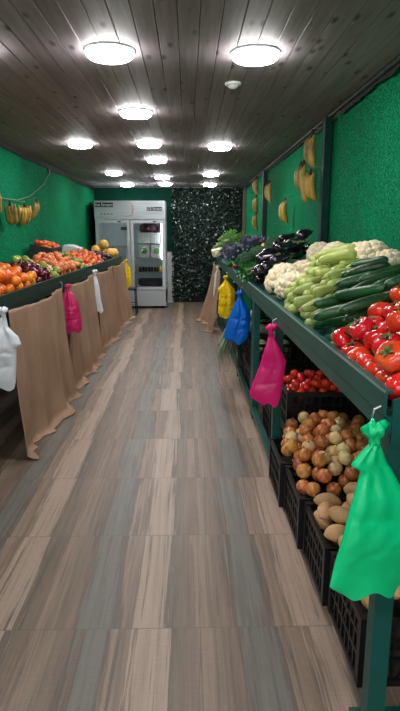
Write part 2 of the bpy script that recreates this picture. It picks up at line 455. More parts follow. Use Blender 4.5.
# black strip drawn for the dark gap, and batten, where the side walls meet the ceiling
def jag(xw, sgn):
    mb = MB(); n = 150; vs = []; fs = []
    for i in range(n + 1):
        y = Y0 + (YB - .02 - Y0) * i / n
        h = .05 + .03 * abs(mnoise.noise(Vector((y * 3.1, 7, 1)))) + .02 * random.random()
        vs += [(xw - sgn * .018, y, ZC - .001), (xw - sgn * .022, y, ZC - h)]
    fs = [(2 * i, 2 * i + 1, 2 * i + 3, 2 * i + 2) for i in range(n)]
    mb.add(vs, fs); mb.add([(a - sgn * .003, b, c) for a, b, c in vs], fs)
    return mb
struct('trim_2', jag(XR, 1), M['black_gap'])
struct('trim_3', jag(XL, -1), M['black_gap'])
struct('trim_4', MB().tube([(XR - .03, Y0 + .1, ZC - .022), (XR - .03, YB - .05, ZC - .022)], .016, 8), M['dark_trim'])
# upright posts on the clad wall
struct('trim_5', MB().box(XR - .07, XR - .012, 4.66, 4.75, 0, ZC - .03), M['turf_post'])
struct('trim_6', MB().box(XR - .06, XR - .012, 8.42, 8.52, 0, ZC - .03), M['dark_trim'])
struct('trim_7', MB().box(XR - .055, XR - .01, 11.35, 11.42, 0, ZC - .02), M['brown_trim'])
struct('gap_shade', MB().box(XL + .012, XL + .03, 11.3, 11.95, .3, 2.05), M['black_gap'])  # not a post: black sheet painting the shadow in the gap beside the fridge

# artificial ivy on the back wall
root = empty('ivy_screen', (0, 0, 0))
tag(root, 'dark artificial ivy screen covering the end wall from floor to ceiling', 'artificial ivy')
MB().box(-.30, XR - .02, YB - .03, YB - .004, .01, ZC - .01).build('backing', M['ivy_back'], root)
mb = MB()
for i in range(7500):
    x = random.uniform(-.33, XR - .05); z = random.uniform(.02, ZC - .02)
    if i % 3 == 0 and z < .9: continue
    y = YB - .035 - random.random() ** 1.5 * .06
    s = random.uniform(.018, .042)
    R = Euler((random.uniform(-1.0, 1.0), random.uniform(-.9, .9), random.uniform(0, 6.28))).to_matrix()
    R = Euler((PI / 2, 0, 0)).to_matrix() @ R
    pts = [(0, -s, 0), (.55 * s, -.2 * s, .12 * s), (0, s, 0), (-.55 * s, -.2 * s, .12 * s)]
    mb.add([Vector((x, y, z)) + R @ Vector(p) for p in pts], [(0, 1, 2), (0, 2, 3)])
mb.build('leaves', M['ivy'], root)

# ------------------------------------------------------------------ ceiling lamps
lamps = [(.36, 3.19, 'big round LED ceiling lamp beside the little white sensor'), (-.40, 3.17, 'first round LED lamp of the middle ceiling row, level with the sensor lamp'),
         (-.40, 4.65, 'second round LED lamp of the middle ceiling row'), (.35, 6.37, 'second round LED lamp of the row over the vegetable racks'),
         (-1.13, 6.24, 'first round LED lamp of the row over the fruit racks'), (-.40, 6.2, 'third round LED lamp of the middle ceiling row'),
         (-.39, 7.52, 'fourth round LED lamp of the middle ceiling row'), (-1.14, 9.09, 'second round LED lamp of the row over the fruit racks'),
         (.37, 9.2, 'third round LED lamp of the row over the vegetable racks'), (-.42, 9.7, 'fifth round LED lamp of the middle ceiling row'),
         (.43, 11.15, 'round LED ceiling lamp directly before the ivy screen'), (-1.16, 11.2, 'round LED ceiling lamp above the two-door fridge'),
         (-.42, 11.0, 'last round LED lamp of the middle ceiling row'),
         (-1.13, 3.1, 'round LED lamp closest to the entrance over the fruit racks with the oranges'),
         (.36, .5, 'unseen round LED ceiling lamp added over the vegetable racks by the entrance'), (-.40, .9, 'unseen round LED ceiling lamp added by the entrance over the aisle middle'),  # out of view, added for extra light, as is the next
         (-1.13, .5, 'unseen round LED ceiling lamp added just inside the entrance by the fruit wall')]
lamps = [(a, b, c.replace('nearest the', 'closer to the')) for a, b, c in lamps]
rim = MB().lathe([(.10, -.010), (.128, -.010), (.132, -.006), (.132, 0)], 36).mesh('rim', M['lamp_rim'])
dif = MB().lathe([(.004, -.046), (.07, -.044), (.106, -.039), (.119, -.029), (.121, -.010)], 36).mesh('diffuser', M['lamp'])
for x, y, lab in lamps:
    r = empty('ceiling_lamp', (x, y, ZC - .0005)); tag(r, lab, 'ceiling lamp', 'round lamps on the boarded ceiling')
    for nm, me in (('rim', rim), ('diffuser', dif)):
        o = bpy.data.objects.new(nm, me); COL.objects.link(o); o.parent = r
r = empty('ceiling_sensor', (.29, 3.8, ZC - .0005)); tag(r, 'small white dome sensor on the ceiling boards', 'sensor')
MB().lathe([(.04, -.016), (.05, -.012), (.052, 0)], 24).build('base', M['sensor'], r)
MB().lathe([(.002, -.036), (.018, -.033), (.03, -.024), (.034, -.012)], 20).build('dome', M['sensor'], r)

# ------------------------------------------------------------------ racks
PX = .487                    # outer face of the posts on the vegetable side
TH_R = math.radians(16); LXR, LZR = .515, 1.015
def rack_right(y0, y1, posts, label, hooks, end_panel=False):
    r = empty('display_rack', (0, y0, 0)); tag(r, label, 'display rack', 'dark green racks for vegetables')
    def b(nm, mb, m=M['rack']):
        o = mb.build(nm, m, r); o.location = (0, -y0, 0); return o
    # lip: folded sheet, outer face, top return and lower flange
    prof = [(PX + .012, .998), (PX, 1.003), (PX, 1.062), (PX + .004, 1.068), (PX + .024, 1.068), (PX + .024, 1.062), (PX + .008, 1.060), (PX + .008, 1.005), (PX + .012, 1.003)]
    mb = MB(); vs = [(px, yy, pz) for yy in (y0, y1) for px, pz in prof]; n = len(prof)
    mb.add(vs, [(i, (i + 1) % n, n + (i + 1) % n, n + i) for i in range(n)] + [tuple(range(n - 1, -1, -1)), tuple(range(n, 2 * n))])
    # second fold line under the face
    mb.box(PX + .004, PX + .05, y0, y1, .955, .998)
    b('lip', mb)
    # sloping tray
    x0, x1 = PX + .012, XR - .025
    mb = MB(); c, s = math.cos(TH_R), math.sin(TH_R); z0 = 1.0; z1 = z0 + (x1 - x0) * math.tan(TH_R)
    mb.add([(xx, yy, zz + dz) for yy in (y0 + .002, y1 - .002) for dz in (0, -.02) for xx, zz in ((x0, z0), (x1, z1))],
           [(0, 1, 5, 4), (2, 6, 7, 3), (0, 2, 3, 1), (4, 5, 7, 6), (0, 4, 6, 2), (1, 3, 7, 5)])
    b('tray', mb)
    for yp in posts:
        b('post', MB().box(PX + .018, PX + .068, yp, yp + .05, 0, .955))
        b('post', MB().box(XR - .075, XR - .03, yp, yp + .05, 0, 1.15))
        b('crossbar', MB().box(PX + .068, XR - .075, yp + .01, yp + .04, .90, .95))
    b('bottom_rail', MB().box(PX + .014, PX + .05, posts[1] + .05 if y0 < 2 else y0 + .06, y1 - .06, .06, .10))
    if end_panel:
        b('end_panel', MB().add([(PX + .022, y0 - .006, .93), (XR - .03, y0 - .006, .93), (XR - .03, y0 - .006, 1.24), (PX + .022, y0 - .006, 1.045),
                                 (PX + .022, y0 + .006, .93), (XR - .03, y0 + .006, .93), (XR - .03, y0 + .006, 1.24), (PX + .022, y0 + .006, 1.045)],
                                [(0, 1, 2, 3), (7, 6, 5, 4), (0, 4, 5, 1), (1, 5, 6, 2), (2, 6, 7, 3), (3, 7, 4, 0)]))
        b('base_plate', MB().box(PX + .004, XR - .03, y0 - .0, y0 + .12, .0, .02))
    for (hx, hy, hz) in hooks:
        pts = [(hx + .03, hy, hz + .05), (hx + .004, hy, hz + .06), (hx - .016, hy, hz + .05), (hx - .022, hy, hz + .025), (hx - .016, hy, hz), (hx - .006, hy, hz - .004)]
        b('hook', MB().tube(pts, .003, 6), M['steel'])
    return r
rack_right(1.32, 4.30, [1.325, 3.18, 4.24], 'dark green vegetable rack holding the tomatoes, cucumbers and cauliflowers', [(PX, 3.05, .93), (PX, 1.34, .965)], True)
rack_right(4.31, 7.00, [4.32, 5.6, 6.94], 'dark green vegetable rack holding eggplants and broccoli behind the blue bag', [(PX, 4.95, .93), (PX, 6.80, .93)])
rack_right(7.01, 9.60, [7.02, 8.3, 9.54], 'dark green vegetable rack with celery and purple leaves beside the ivy screen', [(PX, 8.6, .93)])

LXL = -1.15; TH_L = math.radians(11)
def rack_left(y0, y1, posts, label, hooks):
    r = empty('display_rack', (0, y0, 0)); tag(r, label, 'display rack', 'dark green racks for fruit')
    def b(nm, mb, m=M['rack_left']):
        o = mb.build(nm, m, r); o.location = (0, -y0, 0); return o
    b('lip', MB().box(LXL - .012, LXL, y0, y1, .99, 1.072).box(LXL - .03, LXL - .012, y0, y1, 1.064, 1.072).box(LXL - .05, LXL - .004, y0, y1, .95, .99))
    x0, x1 = LXL - .012, XL + .03; z0 = 1.02; z1 = z0 + (x0 - x1) * math.tan(TH_L)
    b('tray', MB().add([(xx, yy, zz + dz) for yy in (y0 + .002, y1 - .002) for dz in (0, -.02) for xx, zz in ((x0, z0), (x1, z1))],
                       [(0, 4, 5, 1), (2, 3, 7, 6), (0, 1, 3, 2), (4, 6, 7, 5), (0, 2, 6, 4), (1, 5, 7, 3)]))
    for yp in posts:
        b('post', MB().box(LXL - .055, LXL - .006, yp, yp + .05, 0, .95))
        b('post', MB().box(XL + .035, XL + .08, yp, yp + .05, 0, 1.12))
        b('crossbar', MB().box(XL + .08, LXL - .055, yp + .01, yp + .04, .90, .95))
    b('bottom_rail', MB().box(XL + .04, XL + .07, y0 + .06, y1 - .06, .06, .10))
    b('back_panel', MB().box(XL + .036, XL + .05, y0 + .05, y1 - .05, .12, .95), M['box_dark'])
    for (hx, hy, hz) in hooks:
        pts = [(hx - .02, hy, hz + .05), (hx + .002, hy, hz + .058), (hx + .016, hy, hz + .05), (hx + .022, hy, hz + .025), (hx + .016, hy, hz), (hx + .006, hy, hz - .004)]
        b('hook', MB().tube(pts, .003, 6), M['steel'])
    return r
rack_left(2.9, 6.40, [3.16, 4.9, 6.34], 'dark green fruit rack holding the oranges and dark red apples', [(LXL, 3.34, .97), (LXL, 5.05, .97)])
rack_left(6.41, 9.85, [6.42, 8.1, 9.79], 'dark green fruit rack holding tangerines and melons beside the fridge', [(LXL, 6.7, .97)])

# ------------------------------------------------------------------ cloth curtains
def curtain(sgn, xl, ya, yb, ztop, label, group, flare, folds, seed, gap=0.0, ztop2=None):
    """pleated cloth hung from the lip between ya and yb, hem spreading into the aisle on the floor"""
    mb = MB(); nu, nv = 90, 40
    rnd = random.Random(seed); ph = rnd.uniform(0, 6)
    def fn(u, v):
        sag = .045 * math.sin(PI * u) ** 2 if ztop2 is None else 0
        zt = ztop - .035 * math.sin(PI * u) + (0 if ztop2 is None else (ztop2 - ztop) * u)
        d = 1 - v                                 # 0 at the top edge, 1 at the hem
        L = zt + .03
        y = ya + (yb - ya) * (u + .03 * d * math.sin(3 * u * PI + ph))
        dv = d ** 1.4
        rg_ = (1 - abs(math.sin(u * folds * 2.1 * PI + ph + .5 * d))) ** 2
        amp = .022 + .024 * dv
        f = math.sin(u * folds * 2 * PI + ph + .8 * math.sin(u * 5 + ph) + .6 * d) + .25 * math.sin(u * folds * 3.3 * PI + ph * 2)
        fl = flare(u)
        off = amp * (f * .6 + 1.0 + .9 * rg_ + .22 * math.sin(u * folds * 9 * PI + ph)) + fl * dv + .01 * mnoise.noise(Vector((u * 9, d * 3, seed)))
        z = max(.004 + .004 * (1 + f), zt * (1 - d * 1.02))
        if d > .95: off += (d - .95) * .9 * (1 + .4 * f)
        return (xl + sgn * off, y, z)
    mb.grid(nu, nv, fn)
    o = mb.build('curtain', M['cloth'])
    md = o.modifiers.new('thickness', 'SOLIDIFY'); md.thickness = .003
    tag(o, label, 'curtain', group)
    return o
fl1 = lambda u: .02 + .06 * u + .06 * max(0, (u - .8)) * 5 * .5
curtain(1, LXL + .014, 3.40, 4.98, .992, 'wide brown cloth curtain below the oranges, beside the white bag', 'brown curtains under the fruit', lambda u: .0 + .07 * u * u, 1.9, 1)
curtain(1, LXL + .014, 5.14, 6.62, .992, 'brown cloth curtain between the rose bag and the middle white bag', 'brown curtains under the fruit', lambda u: .0 + .06 * u * u, 2.1, 2)
curtain(1, LXL + .014, 6.78, 8.22, .992, 'brown cloth curtain just past the middle white bag', 'brown curtains under the fruit', lambda u: .0 + .06 * u * u, 1.8, 3)
curtain(1, LXL + .014, 8.26, 9.84, .992, 'brown cloth curtain at the fridge end of the fruit rack', 'brown curtains under the fruit', lambda u: .02 + .08 * u * u, 2, 4)
curtain(-1, PX - .012, 8.75, 9.62, .985, 'brown cloth flaring out under the celery by the ivy screen', 'brown curtains under the vegetables', lambda u: .05 + .20 * u, 2, 5)
curtain(-1, PX - .012, 8.18, 8.55, .93, 'narrow brown cloth with hem on the floor behind the yellow bag', 'brown curtains under the vegetables', lambda u: .10 + .05 * u, 1, 6)

# ------------------------------------------------------------------ plastic bags
def plastic_bag(color, loc, rz, rows, label, seed, thick=.03, cat='plastic bag'):
    """rows: (z below the hook, xleft, xright) from neck to hem; puffed film with creases"""
    r = empty('plastic_bag', loc, rz); tag(r, label, cat, 'thin plastic bags hung on hooks')
    zs = [a for a, _, _ in rows]
    def ext(z):
        for (a, l, rr), (b, l2, r2) in zip(rows, rows[1:]):
            if a <= z <= b:
                t = (z - a) / max(1e-6, b - a); return l + (l2 - l) * t, rr + (r2 - rr) * t
        return rows[-1][1], rows[-1][2]
    zt, zb = zs[0], zs[-1]
    tilt = rows[-1][2] * 0
    mb = MB(); nu, nv = 44, 50
    def side(sg):
        def fn(u, v):
            z = zt + (zb - zt) * v
            l, rr = ext(z)
            x = l + (rr - l) * u
            e = (1 - abs(2 * u - 1) ** 3) ** .5 * (.35 + .65 * math.sin(PI * min(1, v * .9 + .05)))
            wr = mnoise.noise(Vector((x * 22, z * 34 + x * 18, seed))) * .22 + mnoise.noise(Vector((x * 60, z * 40, seed + 3))) * .08
            # creases fanning from the neck
            fan = math.sin((u - .5) * 16 + seed) * (1 - v) * .5
            # horizontal fold lines
            fold = -.35 * math.exp(-((v - .45 - .05 * u) / .02) ** 2) - .3 * math.exp(-((v - .72 + .06 * u) / .02) ** 2)
            y = sg * (thick * e * (1 + .55 * wr + .35 * fan + .4 * fold) + .0012)
            y += .012 * mnoise.noise(Vector((x * 9, z * 9, seed + 9)))
            zz = z + .012 * math.sin(u * 7 + seed) * v ** 6
            return (x, y, -zz)
        return fn
    mb.grid(nu, nv, side(-1)); mb.grid(nu, nv, side(1))
    mb.build('bag_body', M[color], r)
    # gathered, tied neck with a ruffle above the knot
    kb = MB(); zk = rows[0][0]; cx = (rows[0][1] + rows[0][2]) / 2
    def ruffle(p, a):
        f = 1 + .28 * math.sin(a * 5 + seed) + .2 * math.sin(a * 3 + p.z * 90 + seed)
        return Vector((p.x * f, p.y * f, p.z + .008 * math.sin(a * 4 + seed)))
    kb.lathe([(.012, -zk - .006), (.013, -zk + .008), (.010, -zk + .018), (.022, -zk + .03), (.027, -zk + .045), (.016, -zk + .056), (.004, -zk + .05)], 20, True, ruffle,
             Matrix.Translation((cx, 0, 0)))
    kb.build('knot', M[color], r)
    return r
plastic_bag('bag_green', (.462, 1.295, .984), math.radians(8), [(.045, -.014, .012), (.06, -.03, .02), (.10, -.062, .04), (.115, -.03, .052), (.20, -.052, .10), (.30, -.072, .112), (.40, -.092, .115), (.43, -.098, .11), (.47, -.035, .085)],
            'large bright green plastic bag hung on the rack end over the potatoes', 1.3, .02)
plastic_bag('bag_pink', (.463, 3.05, .945), math.radians(-12), [(.045, -.012, .012), (.08, -.022, .028), (.19, -.052, .088), (.23, -.062, .084), (.38, -.115, .066), (.41, -.112, .06), (.455, -.03, .05)],
            'hot pink plastic bag hung before the onion crates', 2.7, .016)
plastic_bag('bag_blue', (.458, 4.95, .94), math.radians(-8), [(.045, -.012, .012), (.10, -.04, .05), (.17, -.07, .1), (.26, -.1, .1), (.36, -.13, .09), (.42, -.14, .075), (.46, -.06, .05)],
            'blue plastic bag hung below the broccoli', 3.9, .045)
plastic_bag('bag_yellow', (.458, 6.80, .94), math.radians(-5), [(.045, -.014, .016), (.10, -.05, .06), (.15, -.10, .11), (.20, -.08, .12), (.32, -.085, .115), (.45, -.09, .11), (.50, -.07, .08)],
            'yellow plastic bag hung on the vegetable rack beyond the blue bag', 4.4, .05)
plastic_bag('bag_white', (.458, 8.62, .94), math.radians(20), [(.03, -.015, .02), (.1, -.05, .05), (.2, -.06, .06), (.4, -.07, .07), (.49, -.06, .05)],
            'white plastic bag hung between the yellow bag and the far brown cloth', 5.1, .03)
plastic_bag('bag_rose', (-1.08, 5.05, .975), math.radians(0), [(.03, -.02, .02), (.06, -.06, .05), (.12, -.085, .08), (.28, -.09, .105), (.38, -.09, .11), (.41, -.06, .08)],
            'rose pink plastic bag hung between the two brown curtains under the apples', 6.2, .05)
plastic_bag('bag_white', (-1.105, 6.7, .99), math.radians(15), [(.02, -.012, .012), (.08, -.035, .03), (.2, -.06, .05), (.32, -.06, .06), (.45, -.045, .085), (.47, -.02, .06)],
            'slim white plastic bag hung on the fruit rack beyond the rose bag', 7.7, .02)
plastic_bag('bag_white', (-1.105, 3.34, .99), math.radians(10), [(.03, -.02, .012), (.09, -.07, .02), (.15, -.11, .075), (.2, -.13, .09), (.22, -.13, .06), (.34, -.13, .05), (.44, -.125, .04), (.475, -.1, .03)],
            'white plastic bag hung at the oranges before the widest brown curtain', 8.8, .035)
plastic_bag('bag_yellow', (-1.09, 9.99, .98), math.radians(5), [(.03, -.014, .014), (.09, -.05, .04), (.16, -.08, .08), (.30, -.08, .09), (.42, -.08, .095), (.46, -.06, .06)],
            'yellow plastic bag hung at the fruit rack end before the fridge', 9.6, .05)

# black stool at the end of the fruit rack
r = empty('stool', (-1.09, 10.2, 0)); tag(r, 'small black metal stool standing before the fridge under the yellow bag', 'stool')
MB().box(-.15, .15, -.14, .14, .46, .485).build('seat', M['black_metal'], r)
for sx in (-1, 1):
    for sy in (-1, 1):
        MB().tube([(sx * .13, sy * .12, .46), (sx * .15, sy * .14, .0)], .011, 8).build('leg', M['black_metal'], r)
for sy in (-1, 1): MB().tube([(-.143, sy * .13, .2), (.143, sy * .13, .2)], .007, 6).build('stretcher', M['black_metal'], r)

# ------------------------------------------------------------------ fridge
FX0, FX1, FY0, FY1, FZ = -1.78, -.43, 11.0, 11.75, 2.06
fr = empty('display_fridge', ((FX0 + FX1) / 2, FY0, 0)); tag(fr, 'pale grey two-door glass display fridge against the end wall', 'fridge')
W = FX1 - FX0; D = FY1 - FY0; h = W / 2
MB().box(-h, -h + .05, .04, D, .12, FZ - .3).box(h - .05, h, .04, D, .12, FZ - .3).box(-h + .05, h - .05, D - .05, D, .12, FZ - .3) \
    .box(-h, h, .04, D, .045, .36).box(-h, h, .02, D, FZ - .33, FZ).box(-.025, .025, .04, .12, .36, FZ - .33).build('cabinet', M['fridge'], fr)
MB().box(-h + .051, h - .051, D - .065, D - .051, .361, FZ - .331).box(-h + .051, -h + .056, .12, D - .066, .361, FZ - .331).box(h - .056, h - .051, .12, D - .066, .361, FZ - .331).build('lining', M['fridge_in'], fr)
MB().box(-h, h, -.012, .02, FZ - .345, FZ).build('header', M['fridge_panel'], fr)
kp = MB().box(-h + .01, h - .01, .012, .04, .05, .355)
for k in range(5): kp.box(-h + .04, h - .04, .004, .014, .085 + k * .052, .118 + k * .052)
kp.build('grille', M['fridge'], fr)
for sx in (-1, 1):
    MB().lathe([(.02, 0), (.028, .02), (.028, .045)], 12, True, None, Matrix.Translation((sx * (h - .08), .1, 0))).build('foot', M['black_metal'], fr)
    MB().lathe([(.02, 0), (.028, .02), (.028, .045)], 12, True, None, Matrix.Translation((sx * (h - .08), D - .1, 0))).build('foot', M['black_metal'], fr)
for sx, x0, x1 in ((-1, -h + .012, -.008), (1, .008, h - .012)):
    z0, z1 = .37, FZ - .36
    f = .055
    dr = MB().box(x0, x0 + f, .0, .04, z0, z1).box(x1 - f, x1, .0, .04, z0, z1).box(x0 + f, x1 - f, .0, .04, z0, z0 + f).box(x0 + f, x1 - f, .0, .04, z1 - f, z1).build('door', M['fridge_frame'], fr)
    MB().box(x0 + f, x1 - f, .016, .024, z0 + f, z1 - f).build('glass_pane', M['glass'], dr)
    hx = x1 - .022 if sx < 0 else x0 + .022
    MB().box(hx - .008, hx + .008, -.03, -.016, .95, 1.25).box(hx - .006, hx + .006, -.018, .0, .96, .98).box(hx - .006, hx + .006, -.018, .0, 1.22, 1.24).build('handle', M['fridge_frame'], dr)
    lx = (x0 + x1) / 2
    MB().box(lx + .10, lx + .16, -.004, 0, z1 - f + .015, z1 - f + .04).build('lock', M['black_plate'], dr)
    zs = (.42, .70, .98, 1.26) if sx > 0 else (.42, 1.20)
    for zz in zs:
        mb = MB().tube([(x0 + .05, .1, zz), (x1 - .05, .1, zz)], .006, 6).tube([(x0 + .05, D - .09, zz), (x1 - .05, D - .09, zz)], .006, 6)
        for k in range(18):
            xx = x0 + .055 + (x1 - x0 - .11) * k / 17
            mb.tube([(xx, .1, zz), (xx, D - .09, zz)], .003, 5)
        mb.build('shelf', M['fridge_frame'], fr)
    if sx > 0:
        MB().box(x1 - .075, x1 - .055, .09, .11, .95, FZ - .42).build('light_strip', M['tube_lit'], fr)
    else:
        MB().box(x0 + .08, x1 - .08, .085, .11, FZ - .40, FZ - .385).build('light_strip', M['tube_lit'], fr)  # extra strip added to brighten this half of the interior
        MB().box(lx + .08, lx + .2, D - .12, D - .07, 1.52, 1.58).build('fan_cover', M['black_plate'], fr)
def text_obj(txt, size, loc, m, parent, nm='lettering'):
    cu = bpy.data.curves.new(nm, 'FONT'); cu.body = txt; cu.size = size; cu.extrude = .0008; cu.align_x = 'CENTER'; cu.align_y = 'CENTER'
    tmp = bpy.data.objects.new(nm + '_curve', cu); COL.objects.link(tmp)
    bpy.context.view_layer.update()
    me = bpy.data.meshes.new_from_object(tmp.evaluated_get(bpy.context.evaluated_depsgraph_get()))
    bpy.data.objects.remove(tmp); me.materials.clear(); me.materials.append(m)
    o = bpy.data.objects.new(nm, me); COL.objects.link(o)
    o.parent = parent; o.location = loc; o.rotation_euler = (PI / 2, 0, 0)
    return o
b1 = MB().box(-h + .02, -h + .36, -.018, -.012, FZ - .12, FZ - .035).build('badge', M['black_plate'], fr)
text_obj('Ice Stream', .075, (-h + .19, -.0185, FZ - .078), M['white_print'], b1)
b2 = MB().box(h - .35, h - .06, -.018, -.012, FZ - .185, FZ - .115).build('badge', M['black_plate'], fr)
text_obj('ICE Stream', .062, (h - .205, -.0185, FZ - .15), M['white_print'], b2)
mb = MB()
pts = [(.01 + .09 * math.cos(a) * .6, -.014, FZ - .16 + .115 * math.sin(a)) for a in [1.5 - i * .22 for i in range(14)]]
pts += [(-.06, -.014, FZ - .29), (-.14, -.014, FZ - .285)]
mb.tube(pts, [.003 + .006 * math.sin(PI * i / (len(pts) - 1)) for i in range(len(pts))], 6)
mb.build('red_swoosh', M['red_print'], fr)
for k in range(4): MB().box(-h + .12 + k * .065, -h + .155 + k * .065, -.016, -.012, FZ - .26, FZ - .235).build('button', M['grey_print'], fr)

# goods in the fridge (each its own thing), placed behind the second door
fcx = (FX0 + FX1) / 2
def fx(x): return fcx + x
o = MB().lathe([(.02, 0), (.16, 0), (.19, .05), (.18, .13), (.1, .19), (.02, .2)], 18, True, lambda p, a: Vector((p.x * (1 + .1 * math.sin(3 * a)), p.y * .6, p.z)))
tag(o.build('fruit_bag', M['purple_bag'], None, (fx(.34), FY0 + .3, 1.47)), 'dark purple bag of fruit on the top fridge shelf', 'bag of fruit')
tag(MB().box(.14, .56, FY0 * 0 + .14, .5, 1.268, 1.275).box(.14, .56, .14, .15, 1.275, 1.44).box(.14, .15, .15, .5, 1.275, 1.44).box(.55, .56, .15, .5, 1.275, 1.44).box(.15, .55, .49, .5, 1.275, 1.44).box(.13, .57, .13, .51, 1.44, 1.462)
    .build('storage_box', M['punnet'], None, (fx(0), FY0, 0)), 'white lidded storage box carrying the purple fruit bag in the fridge', 'box')
for i, (bx, lab) in enumerate(((.15, 'white carton with green print on the fridge shelf by the door post'), (.39, 'white carton with green print on the fridge shelf by the light strip'))):
    r = empty('carton', (fx(bx), FY0 + .11, .988)); tag(r, lab, 'carton', 'cartons in the fridge')
    MB().box(0, .2, 0, .024, 0, .24).build('body', M['punnet'], r)
    MB().lathe([(.06, 0), (.06, .003)], 20, False, None, Matrix.Translation((.1, -.001, .13)) @ Matrix.Rotation(PI / 2, 4, 'X')).build('printed_disc', M['label_green'], r)
for row, (zz, n) in enumerate(((.988, 0), (.708, 7), (.428, 0))):
    for k in range(n):
        j = empty('jar', (fx(.16 + k * .058), FY0 + .2 + .05 * (k % 2), zz))
        tag(j, 'small dark jar in the row on the middle fridge shelf', 'jar', 'dark jars on the middle fridge shelf')
        MB().lathe([(.01, 0), (.026, 0), (.027, .06), (.02, .075), (.01, .075)], 12).build('glass_body', M['jar'], j)
        MB().lathe([(.005, .075), (.023, .075), (.023, .092), (.005, .093)], 12).build('lid', M['purple_bag'], j)
tag(MB().lathe([(.01, 0), (.035, 0), (.04, .08), (.02, .11), (.012, .13), (.004, .13)], 14).build('bottle', M['yellow_plastic'], None, (fx(.56), FY0 + .18, .708)), 'small yellow bottle at the row end beside the jars in the fridge', 'bottle')
cb = MB().box(.12, .58, .12, .5, .43, .44)
for a in (.12, .57): cb.box(a, a + .01, .12, .5, .44, .56)
for a in (.12, .49): cb.box(.13, .57, a, a + .01, .44, .56)
tag(cb.build('tray', M['black_metal'], None, (fx(0), FY0, 0)), 'black plastic tray on the bottom shelf inside the fridge', 'tray')
for k in range(5):
    o = MB().lathe(sphere_prof(.038, 8), 12).build('fruit', M[['orange', 'plum', 'lemon', 'plum', 'peach'][k]], None, (fx(.2 + k * .08), FY0 + .26 + .06 * (k % 2), .48))
    tag(o, ['orange fruit first in the black fridge tray', 'dark plum beside the orange in the black fridge tray', 'yellow lemon in the middle of the black fridge tray',
            'dark plum past the lemon in the black fridge tray', 'pale peach at the end of the black fridge tray'][k], 'fruit')

# ------------------------------------------------------------------ crates
CL, CW, CH = .53, .39, .25
def crate_meshes():
    def lattice(L, H):
        """panel in the xz plane, thickness in y (0..t)"""
        mb = MB(); t = .014
        mb.box(0, L, 0, t, H - .028, H).box(0, L, 0, t, 0, .022)
        mb.box(0, L, .002, t - .003, H * .36, H * .36 + .012).box(0, L, .002, t - .003, H * .66, H * .66 + .012)
        n = int(L / .042)
        for k in range(n + 1):
            x = L * k / n
            mb.box(max(0, x - .0045), min(L, x + .0045), .003, t - .004, .022, H - .028)
        n2 = int(L / .09)
        for k in range(n2):                       # slanted stiffeners
            x = L * (k + .1) / n2; x2 = L * (k + .9) / n2
            d = Vector((x2 - x, 0, H - .05)); ln = d.length; ang = math.atan2(H - .05, x2 - x)
            mat4 = Matrix.Translation((x, 0, .022)) @ Matrix.Rotation(-ang, 4, 'Y')
            mb.box(0, ln, .005, t - .005, -.003, .003, mat4)
        return mb
    long_ = lattice(CL - .06, CH).mesh('side_panel', M['crate'])
    short = lattice(CW - .06, CH).mesh('side_panel', M['crate'])
    bs = MB()
    for k in range(8): bs.box(.012, CL - .012, .012 + (CW - .024) * k / 8, .012 + (CW - .024) * k / 8 + .032, .004, .016)
    for k in range(5): bs.box(.012 + (CL - .05) * k / 4, .038 + (CL - .05) * k / 4, .012, CW - .012, .0, .008)
    base = bs.mesh('base', M['crate'])
    cp = MB().box(0, .03, 0, .03, 0, CH + .004).mesh('corner_post', M['crate'])
    return long_, short, base, cp
C_LONG, C_SHORT, C_BASE, C_CORNER = crate_meshes()
CXO = .487
def crate(x, y, z, label, liner=None, group='black lattice crates under the vegetable racks'):
    r = empty('plastic_crate', (x, y, z)); tag(r, label, 'crate', group)
    def ch(nm, me, loc, rz=0):
        o = bpy.data.objects.new(nm, me); COL.objects.link(o); o.parent = r; o.location = loc; o.rotation_euler = (0, 0, rz)
    ch('base', C_BASE, (0, 0, 0))
    ch('side_panel', C_LONG, (.03, .002, 0)); ch('side_panel', C_LONG, (CL - .03, CW - .002, 0), PI)
    ch('side_panel', C_SHORT, (CL - .002, .03, 0), PI / 2); ch('side_panel', C_SHORT, (.002, CW - .03, 0), -PI / 2)
    for cx in (0, CL - .03):
        for cy in (0, CW - .03): ch('corner_post', C_CORNER, (cx, cy, 0))
    if liner: MB().box(.018, CL - .018, .018, CW - .018, .02, liner).build('liner', M['liner'], r)
    return r
CX = .545
crate(CX, 1.535, 0, 'black lattice crate of potatoes behind the green bag', .12)
crate(.528, 1.945, 0, 'black lattice crate of potatoes next to the onions', .12)
crate(.508, 2.355, 0, 'black lattice crate of onions next to the potatoes', .13)
crate(CXO, 2.765, 0, 'black lattice crate of onions before the crate of red tomatoes', .14)
crate(.60, 3.24, 0, 'empty black crate at the bottom beneath the crate of red tomatoes')
crate(.60, 3.24, .256, 'black lattice crate filled with small red tomatoes, on top of its stack', .12)
crate(.57, 3.70, 0, 'black lattice crate on the floor behind the pink bag', None)
crate(.57, 3.70, .256, 'black lattice crate stacked behind the tomato crate', .06)
crate(CX, 4.75, 0, 'black lattice crate on the floor behind the leek leaves', .10)
crate(CX, 4.75, .256, 'black lattice crate of cabbages behind the blue bag', .10)
crate(CX, 6.00, 0, 'black lattice crate on the floor under the cabbages by the yellow bag', None)
crate(CX, 6.00, .256, 'black lattice crate of cabbages before the yellow bag', .10)

